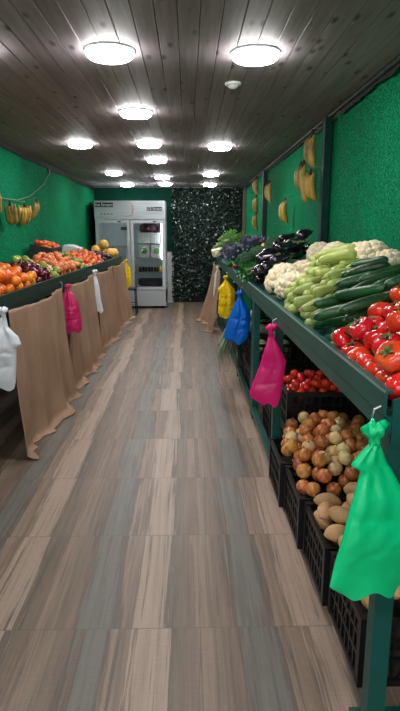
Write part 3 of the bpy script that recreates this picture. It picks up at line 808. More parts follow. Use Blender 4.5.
# ------------------------------------------------------------------ packing
def deposit(shapes, inside, box, floor, cmax, maxn=300, K=70, rim=None, seed=1, fails=25, prio=None, acc=None):
    """greedy packing: each item takes the lowest resting place among K tries.
    shapes: list of (key, [(da,r)...] along its axis, phi, dphi, weight). returns [(key, a, b, c, phi)]"""
    rg = np.random.default_rng(seed)
    PA = np.zeros((0, 4)) if acc is None else acc[0]; out = []; bad = 0
    w = np.array([s[4] for s in shapes], float); w /= w.sum()
    while len(out) < maxn and bad < fails:
        key, sph, phi0, dphi, _ = shapes[rg.choice(len(shapes), p=w)]
        a = rg.uniform(box[0], box[1], K); b = rg.uniform(box[2], box[3], K); ph = phi0 + rg.uniform(-dphi, dphi, K)
        sp = np.array(sph)                                  # S x 2
        sa = a[:, None] + np.sin(ph)[:, None] * sp[None, :, 0]
        sb = b[:, None] + np.cos(ph)[:, None] * sp[None, :, 0]
        sr = np.broadcast_to(sp[None, :, 1], sa.shape)
        ok = inside(sa, sb, sr).all(axis=1)
        if not ok.any(): bad += .2; continue
        sa, sb, sr, a, b, ph = sa[ok], sb[ok], sr[ok], a[ok], b[ok], ph[ok]
        z = floor(sa, sb) + sr
        if len(PA):
            d2 = (sa[..., None] - PA[:, 0]) ** 2 + (sb[..., None] - PA[:, 1]) ** 2
            R = sr[..., None] + PA[:, 3]
            zz = np.where(d2 < R * R, PA[:, 2] + np.sqrt(np.maximum(R * R - d2, 0)), -9)
            z = np.maximum(z, zz.max(axis=2))
        zi = z.max(axis=1)
        lim = zi - floor(a[:, None], b[:, None])[:, 0] - sp[:, 1].max()
        cm = cmax(a, b) if callable(cmax) else cmax
        score = lim + .0 * zi if prio is None else lim + prio(a, b)
        score = np.where(lim > cm, 9, score)
        i = int(np.argmin(score))
        if score[i] >= 9: bad += 1; continue
        bad = max(0, bad - .3)
        out.append((key, a[i], b[i], zi[i], ph[i]))
        PA = np.vstack([PA, np.stack([sa[i], sb[i], np.full(sa.shape[1], zi[i]), sr[i]], axis=1)])
    if acc is not None: acc[0] = PA
    return out

class Frame:
    """tray plane: a along the aisle, b up the slope, c away from the tray"""
    def __init__(s, side):
        if side == 'R': s.o = Vector((PX + .012, 0, 1.001)); s.b = Vector((math.cos(TH_R), 0, math.sin(TH_R))); s.c = Vector((-math.sin(TH_R), 0, math.cos(TH_R)))
        elif side == 'L': s.o = Vector((LXL - .012, 0, 1.021)); s.b = Vector((-math.cos(TH_L), 0, math.sin(TH_L))); s.c = Vector((math.sin(TH_L), 0, math.cos(TH_L)))
        else: s.o = Vector((0, 0, 0)); s.b = Vector((1, 0, 0)); s.c = Vector((0, 0, 1))
        s.a = Vector((0, 1, 0))
    def p(s, a, b, c): return s.o + s.a * a + s.b * b + s.c * c
    def axis_rot(s, phi, roll):
        d = s.a * math.sin(phi) + s.b * math.cos(phi)
        up = s.c; side = up.cross(d).normalized(); up = d.cross(side)
        m = Matrix((d, side, up)).transposed()
        return m @ Matrix.Rotation(roll, 3, 'X')
    def b_of(s, X, Z=None): return (X - s.o.x) / s.b.x
FR, FL, FG = Frame('R'), Frame('L'), Frame('G')
def in_frame_R(X, Y): return X < .385 * (Y * .977 + .1) + .22
def in_frame_L(X, Y): return X > -.345 * (Y * .977 + .1) - .22

# ------------------------------------------------------------------ produce kinds: body mesh + part meshes
KINDS = {}
def kind(key, name, cat, variants): KINDS[key] = (name, cat, variants)     # variants: [(body mesh, [(part name, mesh)])]
def place(key, P, R, label, group, scale=1.0, var=None):
    name, cat, vs = KINDS[key]
    body, parts = random.choice(vs) if var is None else vs[var % len(vs)]
    o = bpy.data.objects.new(name, body); COL.objects.link(o)
    o.matrix_world = Matrix.Translation(P) @ R.to_4x4() @ Matrix.Scale(scale, 4)
    tag(o, label, cat, group)
    for nm, me in parts:
        c = bpy.data.objects.new(nm, me); COL.objects.link(c); c.parent = o
    return o
def rot_tilt(fr, tilt, az=None):
    """local z turned about the tray normal, tipped by tilt"""
    az = random.uniform(0, 2 * PI) if az is None else az
    base = Matrix((fr.b, fr.c.cross(fr.b), fr.c)).transposed()
    return base @ Matrix.Rotation(az, 3, 'Z') @ Matrix.Rotation(tilt, 3, 'Y') @ Matrix.Rotation(random.uniform(0, 6.28), 3, 'Z')

def wob(amp, fq, seed):
    return lambda p: p * (1 + amp * mnoise.noise(p * fq + Vector((seed, seed * 2, 0))))
# tomato
def tomato(r, seed):
    rg = random.Random(seed); lob = rg.choice((5, 6, 7)); la = rg.uniform(.015, .045); w = wob(.05, 18, seed)
    prof = []
    for i in range(15):
        t = PI * i / 14
        rr = r * math.sin(t) ** .85 if 0 < i < 14 else 1e-4
        z = -r * .80 * math.cos(t)
        if t > 2.3: z -= r * .34 * ((t - 2.3) / (PI - 2.3)) ** 1.6
        if t < .4: z += r * .06
        prof.append((rr, z))
    b = MB().lathe(prof, 24, True, lambda p, a: w(Vector((p.x * (1 + la * math.cos(lob * a)), p.y * (1 + la * math.cos(lob * a)), p.z))))
    zt = r * .80 - r * .34 + .002
    c = MB()
    for k in range(5):
        a = 2 * PI * k / 5 + rg.uniform(-.2, .2); L = r * rg.uniform(.5, .68)
        ca, sa = math.cos(a), math.sin(a)
        def q(d, s, z): return (d * ca - s * sa, d * sa + s * ca, z)
        c.add([q(.002, -.0035, zt + .003), q(.002, .0035, zt + .003), q(L * .5, .0045, zt + r * .22), q(L * .5, -.0045, zt + r * .22), q(L, 0, zt + r * .26 + rg.uniform(0, .006))],
              [(0, 3, 2, 1), (3, 4, 2)], True)
        c.add([q(.002, -.0035, zt + .001), q(.002, .0035, zt + .001), q(L * .5, .0045, zt + r * .2), q(L * .5, -.0045, zt + r * .2), q(L, 0, zt + r * .25)],
              [(0, 1, 2, 3), (3, 2, 4)], True)
    c.tube([(0, 0, zt - .001), (.001, 0, zt + .012), (.004, .001, zt + .018)], .0026, 6)
    return b.mesh('tomato', M['tomato']), [('calyx', c.mesh('calyx', M['calyx']))]
kind('tomato', 'tomato', 'tomato', [tomato(.0445, s) for s in range(6)])
def elong(L, prof, bend, seg, mname, m, amp, seed, ribs=0):
    """body along x; prof: list of (t 0..1, r)"""
    mb = MB(); vs = []; fs = []; n = len(prof)
    for t, r in prof:
        xx = (t - .5) * L; zz = bend * (1 - (2 * t - 1) ** 2) - bend * .5
        for k in range(seg):
            a = 2 * PI * k / seg
            rr = r * (1 + (.03 * math.cos(ribs * a) if ribs else 0))
            rr *= 1 + amp * mnoise.noise(Vector((xx * 14, math.cos(a) * 1.3 + seed, math.sin(a) * 1.3)))
            vs.append((xx, rr * math.cos(a), zz + rr * math.sin(a)))
    for i in range(n - 1):
        for k in range(seg):
            k2 = (k + 1) % seg
            fs.append((i * seg + k, (i + 1) * seg + k, (i + 1) * seg + k2, i * seg + k2))
    fs.append(tuple(range(seg))); fs.append(tuple((n - 1) * seg + k for k in range(seg - 1, -1, -1)))
    mb.add(vs, fs, True)
    return mb.mesh(mname, m)
def cuke(L, r, bend, seed, m):
    ts = [0, .02, .06, .14, .28, .45, .62, .78, .88, .95, .985, 1]
    rs = [.12, .42, .68, .88, .98, 1, .99, .95, .84, .62, .36, .1]
    body = elong(L, [(t, r * q) for t, q in zip(ts, rs)], bend, 14, 'cucumber', m, .05, seed, 7)
    st = MB().tube([(-L / 2 - .010, 0, -bend * .5), (-L / 2 + .004, 0, -bend * .5)], [.003, .005], 6).mesh('stem_stub', M['calyx'])
    return body, [('stem_stub', st)]
kind('cucumber', 'cucumber', 'cucumber', [cuke(L, r, b, s, M['cucumber']) for L, r, b, s in ((.20, .023, .006, 1), (.215, .022, .004, 2), (.19, .024, -.005, 3), (.205, .023, .008, 4))])
kind('cucumber_light', 'cucumber', 'cucumber', [cuke(L, r, b, s, M['cucumber_light']) for L, r, b, s in ((.2, .022, .007, 5), (.19, .022, -.006, 6))])
def zuc(L, r, bend, seed):
    ts = [0, .02, .06, .16, .32, .5, .68, .82, .92, .97, 1]
    rs = [.46, .52, .58, .70, .82, .93, 1, .98, .82, .5, .1]
    body = elong(L, [(t, r * q) for t, q in zip(ts, rs)], bend, 14, 'zucchini', M['zucchini'], .04, seed, 5)
    z = -bend * .5
    st = MB().tube([(-L / 2 - .014, 0, z), (-L / 2 - .006, 0, z), (-L / 2 + .004, 0, z)], [r * .36, r * .34, r * .45], 7).mesh('stem_end', M['cut_end'])
    return body, [('stem_end', st)]
kind('zucchini', 'zucchini', 'zucchini', [zuc(L, r, b, s) for L, r, b, s in ((.11, .0275, .003, 1), (.105, .028, -.003, 2), (.115, .027, .004, 3), (.10, .028, 0, 4))])
kind('marrow', 'zucchini', 'zucchini', [zuc(.25, .036, .008, 9), zuc(.23, .035, .004, 10)])
# cauliflower: florets on a dome + wrapper leaves
def leaf(mb, L, w, curl, cup, M4, n=6, wave=0, seed=0):
    vs = []; fs = []; m = 4
    for i in range(n + 1):
        t = i / n; ww = w * math.sin(PI * min(.97, .12 + t * .86)) ** .8; ang = curl * t
        cx = L * (math.sin(ang) / curl if abs(curl) > 1e-3 else t); cz = L * ((1 - math.cos(ang)) / curl if abs(curl) > 1e-3 else 0)
        for j in range(m + 1):
            s = j / m * 2 - 1
            wv = wave * math.sin(t * 13 + s * 4 + seed) * abs(s)
            vs.append(M4 @ Vector((cx - math.sin(ang) * cup * s * s * ww, s * ww, cz + cup * s * s * ww * math.cos(ang) + wv)))
    for i in range(n):
        for j in range(m):
            a = i * (m + 1) + j; fs.append((a, a + m + 1, a + m + 2, a + 1))
    mb.add(vs, fs, True)
def cauli(r, seed):
    rg = random.Random(seed); b = MB()
    b.lathe([(p, z * .8) for p, z in sphere_prof(r * .82, 10)], 18)
    nfl = 46
    for i in range(nfl):
        zf = 1 - 1.15 * (i + .5) / nfl; a = i * 2.39996 + rg.uniform(-.15, .15); q = math.sqrt(max(0, 1 - zf * zf))
        d = Vector((q * math.cos(a), q * math.sin(a), zf * .85)); rr = r * rg.uniform(.23, .31)
        b.lathe(sphere_prof(rr, 7), 11, True, wob(.35, 2.2 / rr, seed + i) and (lambda p, aa, w=wob(.22, 1.8 / rr, seed + i): w(p)), Matrix.Translation(d * r * .82))
    lf = MB()
    for k in range(9):
        a = 2 * PI * k / 9 + rg.uniform(-.2, .2)
        M4 = Matrix.Rotation(a, 4, 'Z') @ Matrix.Translation((r * .35, 0, -r * .72)) @ Matrix.Rotation(-.25, 4, 'Y')
        leaf(lf, r * rg.uniform(1.0, 1.35), r * .34, -rg.uniform(.9, 1.5) * -1, .25, M4, 6, .004, k)
    lf.tube([(0, 0, -r * .9), (0, 0, -r * .5)], [r * .25, r * .3], 10)
    return b.mesh('cauliflower', M['curd']), [('wrapper_leaves', lf.mesh('wrapper_leaves', M['cauli_leaf']))]
kind('cauliflower', 'cauliflower', 'cauliflower', [cauli(.105, s) for s in (1, 2, 3)])
def egg(L, r, bend, seed):
    ts = [0, .03, .10, .22, .38, .55, .70, .83, .92, .97, 1]
    rs = [.30, .42, .50, .60, .74, .90, 1, .96, .76, .48, .08]
    body = elong(L, [(t, r * q) for t, q in zip(ts, rs)], bend, 16, 'eggplant', M['eggplant'], .02, seed)
    c = MB(); z = -bend * .5
    c.tube([(-L / 2 - .035, 0, z + .004), (-L / 2 - .015, 0, z), (-L / 2 + .001, 0, z)], [.006, .0065, .012], 7)
    for k in range(5):
        a = 2 * PI * k / 5
        M4 = Matrix.Translation((-L / 2 - .002, 0, z)) @ Matrix.Rotation(a, 4, 'X') @ Matrix.Translation((0, 0, r * .36)) @ Matrix.Rotation(-.10, 4, 'Y')
        leaf(c, L * .2, r * .26, -.1, -.15, M4, 4)
    return body, [('calyx', c.mesh('calyx', M['egg_calyx']))]
kind('eggplant', 'eggplant', 'eggplant', [egg(.19, .042, .012, 1), egg(.17, .045, .006, 2), egg(.2, .04, .016, 3)])
def broc(r, seed):
    rg = random.Random(seed); b = MB()
    for i in range(60):
        zf = 1 - .95 * (i + .5) / 60; a = i * 2.39996; q = math.sqrt(max(0, 1 - zf * zf))
        rr = r * rg.uniform(.17, .27)
        b.lathe(sphere_prof(rr, 6), 9, True, lambda p, aa, w=wob(.5, 2.5 / rr, seed + i): w(p), Matrix.Translation(Vector((q * math.cos(a), q * math.sin(a), zf * .7)) * r * .85))
    b.lathe([(.002, -r * .1), (r * .7, -r * .05), (r * .75, r * .3), (r * .4, r * .52), (.002, r * .56)], 14)
    s = MB().tube([(0, 0, -r * .95), (0, 0, -r * .4), (0, 0, 0)], [r * .22, r * .24, r * .5], 10)
    for k in range(3):
        M4 = Matrix.Rotation(k * 2.1 + seed, 4, 'Z') @ Matrix.Translation((r * .2, 0, -r * .6)) @ Matrix.Rotation(-.7, 4, 'Y')
        leaf(s, r * .7, r * .16, .5, .2, M4, 4)
    return b.mesh('broccoli', M['broccoli']), [('stalk', s.mesh('stalk', M['stalk']))]
kind('broccoli', 'broccoli', 'broccoli', [broc(.085, s) for s in (1, 2, 3)])
# leafy heads / bunches (x axis points towards the aisle, leaves at +x... tied stems at -x)
def leafy_head(r, nl, m, mrib, seed, wv, name):
    rg = random.Random(seed); b = MB()
    for i in range(nl):
        a = i * 2.39996; el = .25 + 1.15 * (i / nl)
        M4 = Matrix.Rotation(a, 4, 'Z') @ Matrix.Rotation(-el, 4, 'Y') @ Matrix.Translation((r * .08, 0, 0))
        leaf(b, r * rg.uniform(1.0, 1.3), r * rg.uniform(.26, .42), rg.uniform(-.9, .5), rg.uniform(.1, .35), M4, 8, r * wv, i)
    s = MB().lathe([(.004, -r * .14), (r * .2, -r * .1), (r * .22, r * .1), (.01, r * .2)], 10)
    return b.mesh(name, m), [('stem_base', s.mesh('stem_base', mrib))]
kind('red_lettuce', 'red_leaf_cabbage', 'leafy head', [leafy_head(.15, 56, M['purple_leaf'], M['green_rib'], s, .10, 'red_leaf_cabbage') for s in (1, 2, 3)])
kind('kale', 'leafy_green', 'leafy greens', [leafy_head(.12, 36, M['kale'], M['green_rib'], s + 5, .14, 'leafy_green') for s in (1, 2, 3)])
kind('dark_greens', 'leafy_green', 'leafy greens', [leafy_head(.12, 36, M['broccoli'], M['green_rib'], s + 9, .14, 'leafy_green') for s in (1, 2)])
kind('cabbage', 'cabbage', 'cabbage', [None])
def cabbage(r, seed):
    b = MB().lathe(sphere_prof(r * .9, 12, .92), 20, True, lambda p, a, w=wob(.08, 9, seed): w(p))
    l = MB()
    for k in range(7):
        M4 = Matrix.Rotation(k * .9 + seed, 4, 'Z') @ Matrix.Translation((r * .2, 0, -r * .9)) @ Matrix.Rotation(.1, 4, 'Y')
        leaf(l, r * 1.15, r * .6, -1.7 * -1, -.0, M4, 8, .006, k)
    return b.mesh('cabbage', M['cabbage']), [('outer_leaves', l.mesh('outer_leaves', M['cauli_leaf']))]
kind('cabbage', 'cabbage', 'cabbage', [cabbage(.072, s) for s in (1, 2)])
def herb_bunch(L, nl, m, ms, seed, spread, name, leafw=.016):
    """stems tied at -x, frothy leaves at +x"""
    rg = random.Random(seed); b = MB(); s = MB()
    for i in range(nl):
        u = rg.uniform(-1, 1); v = rg.uniform(-.2, 1)
        p0 = Vector((0, u * .012, v * .012)); p1 = Vector((L * rg.uniform(.6, 1), u * spread, v * spread * .8))
        s.tube([p0, p0.lerp(p1, .5) + Vector((0, 0, .004)), p1], [.0022, .0018, .001], 4)
        for k in range(8):
            q = p0.lerp(p1, rg.uniform(.45, 1.05)) + Vector((rg.gauss(0, .012), rg.gauss(0, .016), rg.gauss(0, .014)))
            M4 = Matrix.Translation(q) @ Euler((rg.uniform(0, 6), rg.uniform(0, 6), rg.uniform(0, 6))).to_matrix().to_4x4()
            leaf(b, leafw * rg.uniform(.8, 1.6), leafw * .5, .8, .2, M4, 3)
    return s.mesh(name, ms), [('foliage', b.mesh('foliage', m))]
kind('parsley', 'herb_bunch', 'herbs', [herb_bunch(.26, 30, M['parsley'], M['stalk'], s, .08, 'herb_bunch') for s in (1, 2)])
def scallions(L, n, seed):
    rg = random.Random(seed); b = MB(); g = MB()
    for i in range(n):
        u = rg.uniform(-1, 1); v = rg.uniform(0, 1)
        y, z = u * .05, v * .05
        b.tube([(-.01, y, z), (0, y, z), (.02, y * .97, z), (L * .4, y * .9, z * .9 + .004)], [.007, .017, .015, .011], 7)
        g.tube([(L * .4, y * .9, z * .9 + .004), (L * .7, y * 1.3, z + .02), (L, y * 2 + rg.uniform(-.03, .03), z + rg.uniform(0, .05))], [.006, .005, .002], 5)
    g.tube([(L * .3, .055, 0), (L * .3, .04, .06), (L * .3, -.04, .06), (L * .3, -.055, 0)], .002, 5)
    return b.mesh('celery_bunch', M['scallion_white']), [('green_tops', g.mesh('green_tops', M['parsley']))]
kind('scallion', 'celery_bunch', 'celery', [scallions(.38, 16, s) for s in (1, 2)])
def radish_bunch(seed):
    rg = random.Random(seed); b = MB(); l = MB()
    for i in range(7):
        p = Vector((rg.uniform(-.03, .03), rg.uniform(-.045, .045), rg.uniform(-.01, .02)))
        b.lathe(sphere_prof(.014, 7), 10, True, None, Matrix.Translation(p))
        b.tube([p + Vector((-.012, 0, 0)), p + Vector((-.04, 0, -.006))], [.002, .0005], 4)
        for k in range(2):
            M4 = Matrix.Translation(p + Vector((.01, 0, 0))) @ Matrix.Rotation(rg.uniform(-.5, .5), 4, 'Z') @ Matrix.Rotation(-rg.uniform(0, .5), 4, 'Y')
            leaf(l, .12, .022, .6, .2, M4, 5, .004, i)
    return b.mesh('radish_bunch', M['radish']), [('leaves', l.mesh('leaves', M['kale']))]
kind('radish', 'radish_bunch', 'radishes', [radish_bunch(1), radish_bunch(2)])
def lemon(r):
    pr = [(1e-4, -r * 1.32), (r * .16, -r * 1.26), (r * .3, -r * 1.08)] + [(r * math.sin(t), -r * 1.08 * math.cos(t)) for t in [.5 + i * .24 for i in range(10)]] + [(r * .12, r * 1.2), (1e-4, r * 1.22)]
    return MB().lathe(pr, 14).mesh('lemon', M['lemon']), []
kind('lemon', 'lemon', 'lemon', [lemon(.033)])
def onion(r, m, seed):
    w = wob(.05, 14, seed)
    pr = []
    for i in range(12):
        t = PI * i / 12
        pr.append((max(1e-4, r * math.sin(t)), -r * .9 * math.cos(t)))
    pr[-1] = (r * .36, r * .82); pr += [(r * .2, r * .98), (r * .13, r * 1.08), (1e-4, r * 1.08)]
    b = MB().lathe(pr, 18, True, lambda p, a: w(p))
    n = MB().tube([(0, 0, r * 1.0), (.002, 0, r * 1.18), (.004, .003, r * 1.28)], [r * .15, r * .11, r * .03], 6)
    rt = MB()
    for k in range(7):
        a = k * .9; rt.tube([(.003 * math.cos(a), .003 * math.sin(a), -r * .88), (.008 * math.cos(a), .008 * math.sin(a), -r * .98)], .0008, 3)
    return b.mesh('onion', m), [('neck', n.mesh('neck', M['onion_neck'])), ('roots', rt.mesh('roots', M['onion_neck']))]
kind('onion', 'onion', 'onion', [onion(.0365, M['onion'], s) for s in range(4)])
kind('onion_pale', 'onion', 'onion', [onion(.0365, M['onion_pale'], s + 5) for s in range(2)])
kind('onion_red', 'onion', 'onion', [onion(.0365, M['onion_red'], s + 8) for s in range(2)])
def potato(L, r, seed):
    ts = [i / 12 for i in range(13)]
    rs = [max(.04, math.sin(PI * t) ** .55) for t in ts]
    return elong(L, [(t, r * q) for t, q in zip(ts, rs)], .006, 16, 'potato', M['potato'], .16, seed), []
kind('potato', 'potato', 'potato', [potato(L, r, s) for L, r, s in ((.115, .036, 1), (.125, .035, 2), (.105, .037, 3), (.13, .037, 4), (.11, .034, 6))])
def round_fruit(name, r, m, seed, dimple=.0, sz=.95, stem=True, amp=.03):
    w = wob(amp, 10, seed); pr = []
    for i in range(14):
        t = PI * i / 13; z = -r * sz * math.cos(t)
        if t > 2.5: z -= dimple * r * ((t - 2.5) / .64) ** 1.5
        pr.append((max(1e-4, r * max(0, math.sin(t)) ** .95), z))
    parts = []
    if stem:
        zt = r * sz - dimple * r
        parts = [('stem', MB().tube([(0, 0, zt - .002), (.001, 0, zt + .006), (.004, .002, zt + .014)], [.002, .0016, .002], 5).mesh('stem', M['stem']))]
    else:
        parts = [('stem_button', MB().lathe([(.002, r * sz - .002), (.004, r * sz), (.003, r * sz + .002), (.0005, r * sz + .002)], 8).mesh('stem_button', M['calyx']))]
    return MB().lathe(pr, 20, True, lambda p, a: w(p)).mesh(name, m), parts
kind('orange', 'orange', 'orange', [round_fruit('orange', .042, M['orange'], s, .05, .96, False) for s in range(3)])
kind('papaya', 'orange_fruit', 'orange fruit', [(elong(.135, [(t, .05 * max(.03, math.sin(PI * t) ** .6)) for t in [i / 12 for i in range(13)]], 0, 18, 'orange_fruit', M['papaya'], .06, s), [('stem_button', MB().tube([(-.0685, 0, 0), (-.062, 0, 0)], .005, 6).mesh('stem_button', M['calyx']))]) for s in (1, 2)])
kind('apple_red', 'apple', 'apple', [round_fruit('apple', .037, M['apple_red'], s, .22, .9) for s in range(3)])
kind('apple_green', 'apple', 'apple', [round_fruit('apple', .039, M['apple_green'], s + 4, .22, .92) for s in range(3)])
kind('peach', 'peach', 'peach', [round_fruit('peach', .035, M['peach'], s + 8, .16, .95) for s in range(3)])
kind('tangerine', 'tangerine', 'tangerine', [round_fruit('tangerine', .033, M['tangerine'], s + 12, .08, .86, False) for s in range(3)])
kind('plum', 'plum', 'plum', [round_fruit('plum', .034, M['plum'], s + 2, .1, 1.05) for s in range(2)])
kind('cherry_tomato', 'tomato', 'tomato', [round_fruit('tomato', .03, M['tomato'], s, .1, .9, False) for s in range(3)])
kind('mango', 'mango', 'mango', [(elong(.10, [(t, .034 * max(.04, math.sin(PI * t) ** .6 * (1.08 - .2 * t))) for t in [i / 12 for i in range(13)]], .01, 16, 'mango', M['mango'], .05, s),
      [('stem', MB().tube([(-.056, 0, -.005), (-.047, 0, -.005)], .0025, 5).mesh('stem', M['stem']))]) for s in (1, 2)])
kind('melon', 'melon', 'melon', [round_fruit('melon', .085, M['melon'], s, .03, .95) for s in range(2)])

def settle(key, items, fr, label, group, tilt=.8, rows=None, sc=(.94, 1.06), lip_word=None, lipb=.075, lip_label=None):
    """items from deposit -> things; those in the row along the lip get their own labels"""
    lip = sorted([i for i, it in enumerate(items) if it[2] < lipb and lip_label], key=lambda i: items[i][1])
    rank = {i: n for n, i in enumerate(lip)}
    for i, (k, a, b, c, ph) in enumerate(items):
        elongd = k in ('cucumber', 'cucumber_light', 'zucchini', 'marrow', 'eggplant', 'potato', 'mango', 'papaya')
        if elongd: R = fr.axis_rot(ph + (PI if k in ('zucchini', 'marrow', 'eggplant') and random.random() < .88 else 0), random.uniform(0, 6.28))
        else: R = rot_tilt(fr, random.uniform(0, tilt))
        s = 1.0 if elongd else 1.0
        lab = label[k] if isinstance(label, dict) else label
        if i in rank: lab2, g2 = lip_label.format(ordinal(rank[i])), group
        else: lab2, g2 = lab, group
        place(k, fr.p(a, b, c), R, lab2, g2, s)

def caps(L, r, n=5):
    h = L / 2 - r
    return [(-h + 2 * h * i / (n - 1), r) for i in range(n)]
def tray_region(lo, hi, bmax, fr, vis, bmin=.0):
    def f(a, b, r):
        X = fr.o.x + fr.b.x * b
        return (b > bmin + r + .02) & (b < bmax - r) & (a > lo(b) + r * .8) & (a < hi(b) - r * .6) & vis(X, a)
    return f
flat = lambda a, b: a * 0
BM = .62

# --- vegetable side
ACC_R, ACC_L = [np.zeros((0, 4))], [np.zeros((0, 4))]
def loc_on(fr, X, Y, dc):                     # a point above the tray at X
    b = (X - fr.o.x) / fr.b.x
    return fr.p(Y, b, dc)
GC = 'cauliflowers on the rack'
for (X, Y, dc, sc, lab) in ((.645, 3.60, .115, 1.1, 'large cauliflower by the metal lip beside the eggplants'), (.645, 3.32, .10, .92, 'cauliflower by the metal lip touching the zucchinis'),
                            (.79, 3.70, .11, .9, 'cauliflower in the second row between eggplants and zucchinis'), (1.02, 4.20, .16, .86, 'cauliflower at the wall beside the eggplant heap'),
                            (1.02, 3.74, .16, .92, 'cauliflower at the wall behind the zucchini pile'), (1.03, 3.28, .17, .85, 'cauliflower at the wall with a green marrow before it'),
                            (1.03, 3.04, .17, .98, 'largest cauliflower at the wall behind the cucumbers'), (1.03, 2.78, .14, .85, 'cauliflower at the wall closest to the tomatoes')):
    ACC_R[0] = np.vstack([ACC_R[0], [[Y, (X - FR.o.x) / FR.b.x, dc, .112 * sc]]])
    place('cauliflower', loc_on(FR, X, Y, dc), rot_tilt(FR, .35, PI), lab, GC, sc)
GT = 'tomatoes heaped at the rack end'
rowt = [('tomato', 1.378 + .0875 * k, .066 + .004 * (k % 2), .0425, 0) for k in range(6)]
ACC_R[0] = np.vstack([ACC_R[0], [[t[1], t[2], t[3], .0425] for t in rowt]])
it = rowt + deposit([('tomato', [(0, .0425)], 0, 0, 1)], tray_region(lambda b: 1.33 + 0 * b, lambda b: 1.90 + .35 * b, .58, FR, in_frame_R), (1.33, 2.15, 0, .58), lambda a, b: .05 * np.clip((b - .05) / .12, 0, 1),
             .075, 230, 300, seed=3, acc=ACC_R)
settle('tomato', it, FR, 'ripe red tomato heaped behind the row along the lip', GT, 1.1, lip_label='ripe red tomato along the metal lip, {} from the rack end')
lo_c, hi_c = (lambda b: 1.82 + .35 * b), (lambda b: 2.27 + 1.25 * b)
it = deposit([('cucumber_light', caps(.2, .024), 1.0, .25, 1)], lambda a, b, r: (a > 1.86) & (a < 2.3) & (b > .045) & (b < .16), (1.9, 2.25, .05, .15), flat, .06, 3, 200, seed=78, acc=ACC_R)
for i, (k_, a, b, c, ph) in enumerate(sorted(it, key=lambda t: t[1])):
    place(k_, FR.p(a, b, c), FR.axis_rot(ph, i), 'light green cucumber lying along the lip by the tomatoes, %s from them' % ordinal(i), 'cucumbers heaped beside the tomatoes')
it = deposit([('cucumber', caps(.205, .0245), -.2, .55, 6), ('cucumber_light', caps(.2, .024), -.2, .6, 1)],
             tray_region(lo_c, hi_c, .52, FR, in_frame_R), (1.86, 3.0, 0, .52), lambda a, b: .10 * np.clip(b / .35, 0, 1), .08, 170, 220, seed=5, acc=ACC_R)
settle('cucumber', it, FR, {'cucumber': 'dark green cucumber heaped between the tomatoes and pale zucchinis', 'cucumber_light': 'light green cucumber among the darker heaped cucumbers'},
       'cucumbers heaped beside the tomatoes', lipb=.14, lip_label='green cucumber with its tip at the metal lip, {} from the tomatoes')
lo_z, hi_z = (lambda b: 2.28 + 1.25 * b), (lambda b: 2.98 + 1.7 * b)
it = deposit([('zucchini', caps(.114, .0285, 5), .25, .7, 6)], tray_region(lo_z, hi_z, .5, FR, in_frame_R), (2.28, 3.9, 0, .5), lambda a, b: .11 * np.clip(b / .38, 0, 1), .075, 220, 200, seed=8, acc=ACC_R)
settle('zucchini', it, FR, 'pale green zucchini heaped between the cucumbers and cauliflowers', 'pale zucchinis on the rack', lipb=.085, lip_label='pale green zucchini along the metal lip, {} from the cucumbers')
for (X, Y, ph, z, lab) in ((.86, 2.98, -.9, .235, 'large pale marrow with a beige stem end on top of the zucchinis'), (.90, 3.16, -.75, .24, 'large pale marrow lying before the wall cauliflowers')):
    place('marrow', loc_on(FR, X, Y, z), FR.axis_rot(ph, 1), lab, None)
lo_e, hi_e = (lambda b: 3.86 + 1.0 * b), (lambda b: 4.50 + .75 * b)
it = deposit([('eggplant', caps(.185, .043, 4), .5, 1.2, 1)], tray_region(lo_e, hi_e, .62, FR, in_frame_R), (3.86, 5.1, 0, .62), lambda a, b: .14 * np.clip(b / .4, 0, 1), .13, 90, 160, seed=12, acc=ACC_R)
settle('eggplant', it, FR, 'glossy black eggplant heaped between cauliflowers and leafy greens', 'eggplants on the rack', lipb=.10, lip_label='glossy black eggplant along the metal lip, {} from the cauliflowers')
labs = ['bright leafy green bunch at the lip beside the eggplants', 'bright leafy green bunch second from the eggplants at the lip', 'bright leafy green bunch third from the eggplants at the lip',
        'bright leafy green bunch behind the first lip bunch', 'bright leafy green bunch behind the second lip bunch', 'bright leafy green bunch deep against the eggplant heap']
for i, (X, Y) in enumerate(((.58, 4.70), (.58, 4.95), (.58, 5.20), (.75, 4.92), (.76, 5.18), (.92, 5.22))):
    place('kale', loc_on(FR, X, Y, .065), rot_tilt(FR, .3, PI), labs[i], 'leafy greens on the rack', .82)
k = 0
for i, (X, Y) in enumerate(((.62, 5.48), (.79, 5.46), (.96, 5.50), (.62, 5.72), (.80, 5.70), (.97, 5.74), (.63, 5.96), (.81, 5.96), (.98, 5.98), (.82, 6.20), (.98, 6.22), (.82, 6.44))):
    rowi = ['along the lip', 'in the middle row', 'in the row by the wall'][0 if X < .7 else 1 if X < .9 else 2]
    cnt = sum(1 for (xx, yy) in ((.62, 5.48), (.79, 5.46), (.96, 5.50), (.62, 5.72), (.80, 5.70), (.97, 5.74), (.63, 5.96), (.81, 5.96), (.98, 5.98), (.82, 6.20), (.98, 6.22), (.82, 6.44))[:i]
              if abs(xx - X) < .06)
    place('broccoli', loc_on(FR, X, Y, .14 + .05 * (X > .9)), rot_tilt(FR, .35, PI), 'dark green broccoli head %s, %s from the leafy greens' % (rowi, ordinal(cnt)), 'broccoli on the rack', 1.12)
for i, (X, Y) in enumerate(((.56, 6.22), (.57, 6.45))):
    place('radish', loc_on(FR, X, Y, .07), rot_tilt(FR, .2, 0) @ Matrix.Rotation(PI * 0, 3, 'Z'), ['red radish bunch at the lip beside the broccoli', 'red radish bunch at the lip beside the purple leaves'][i], 'radish bunches')
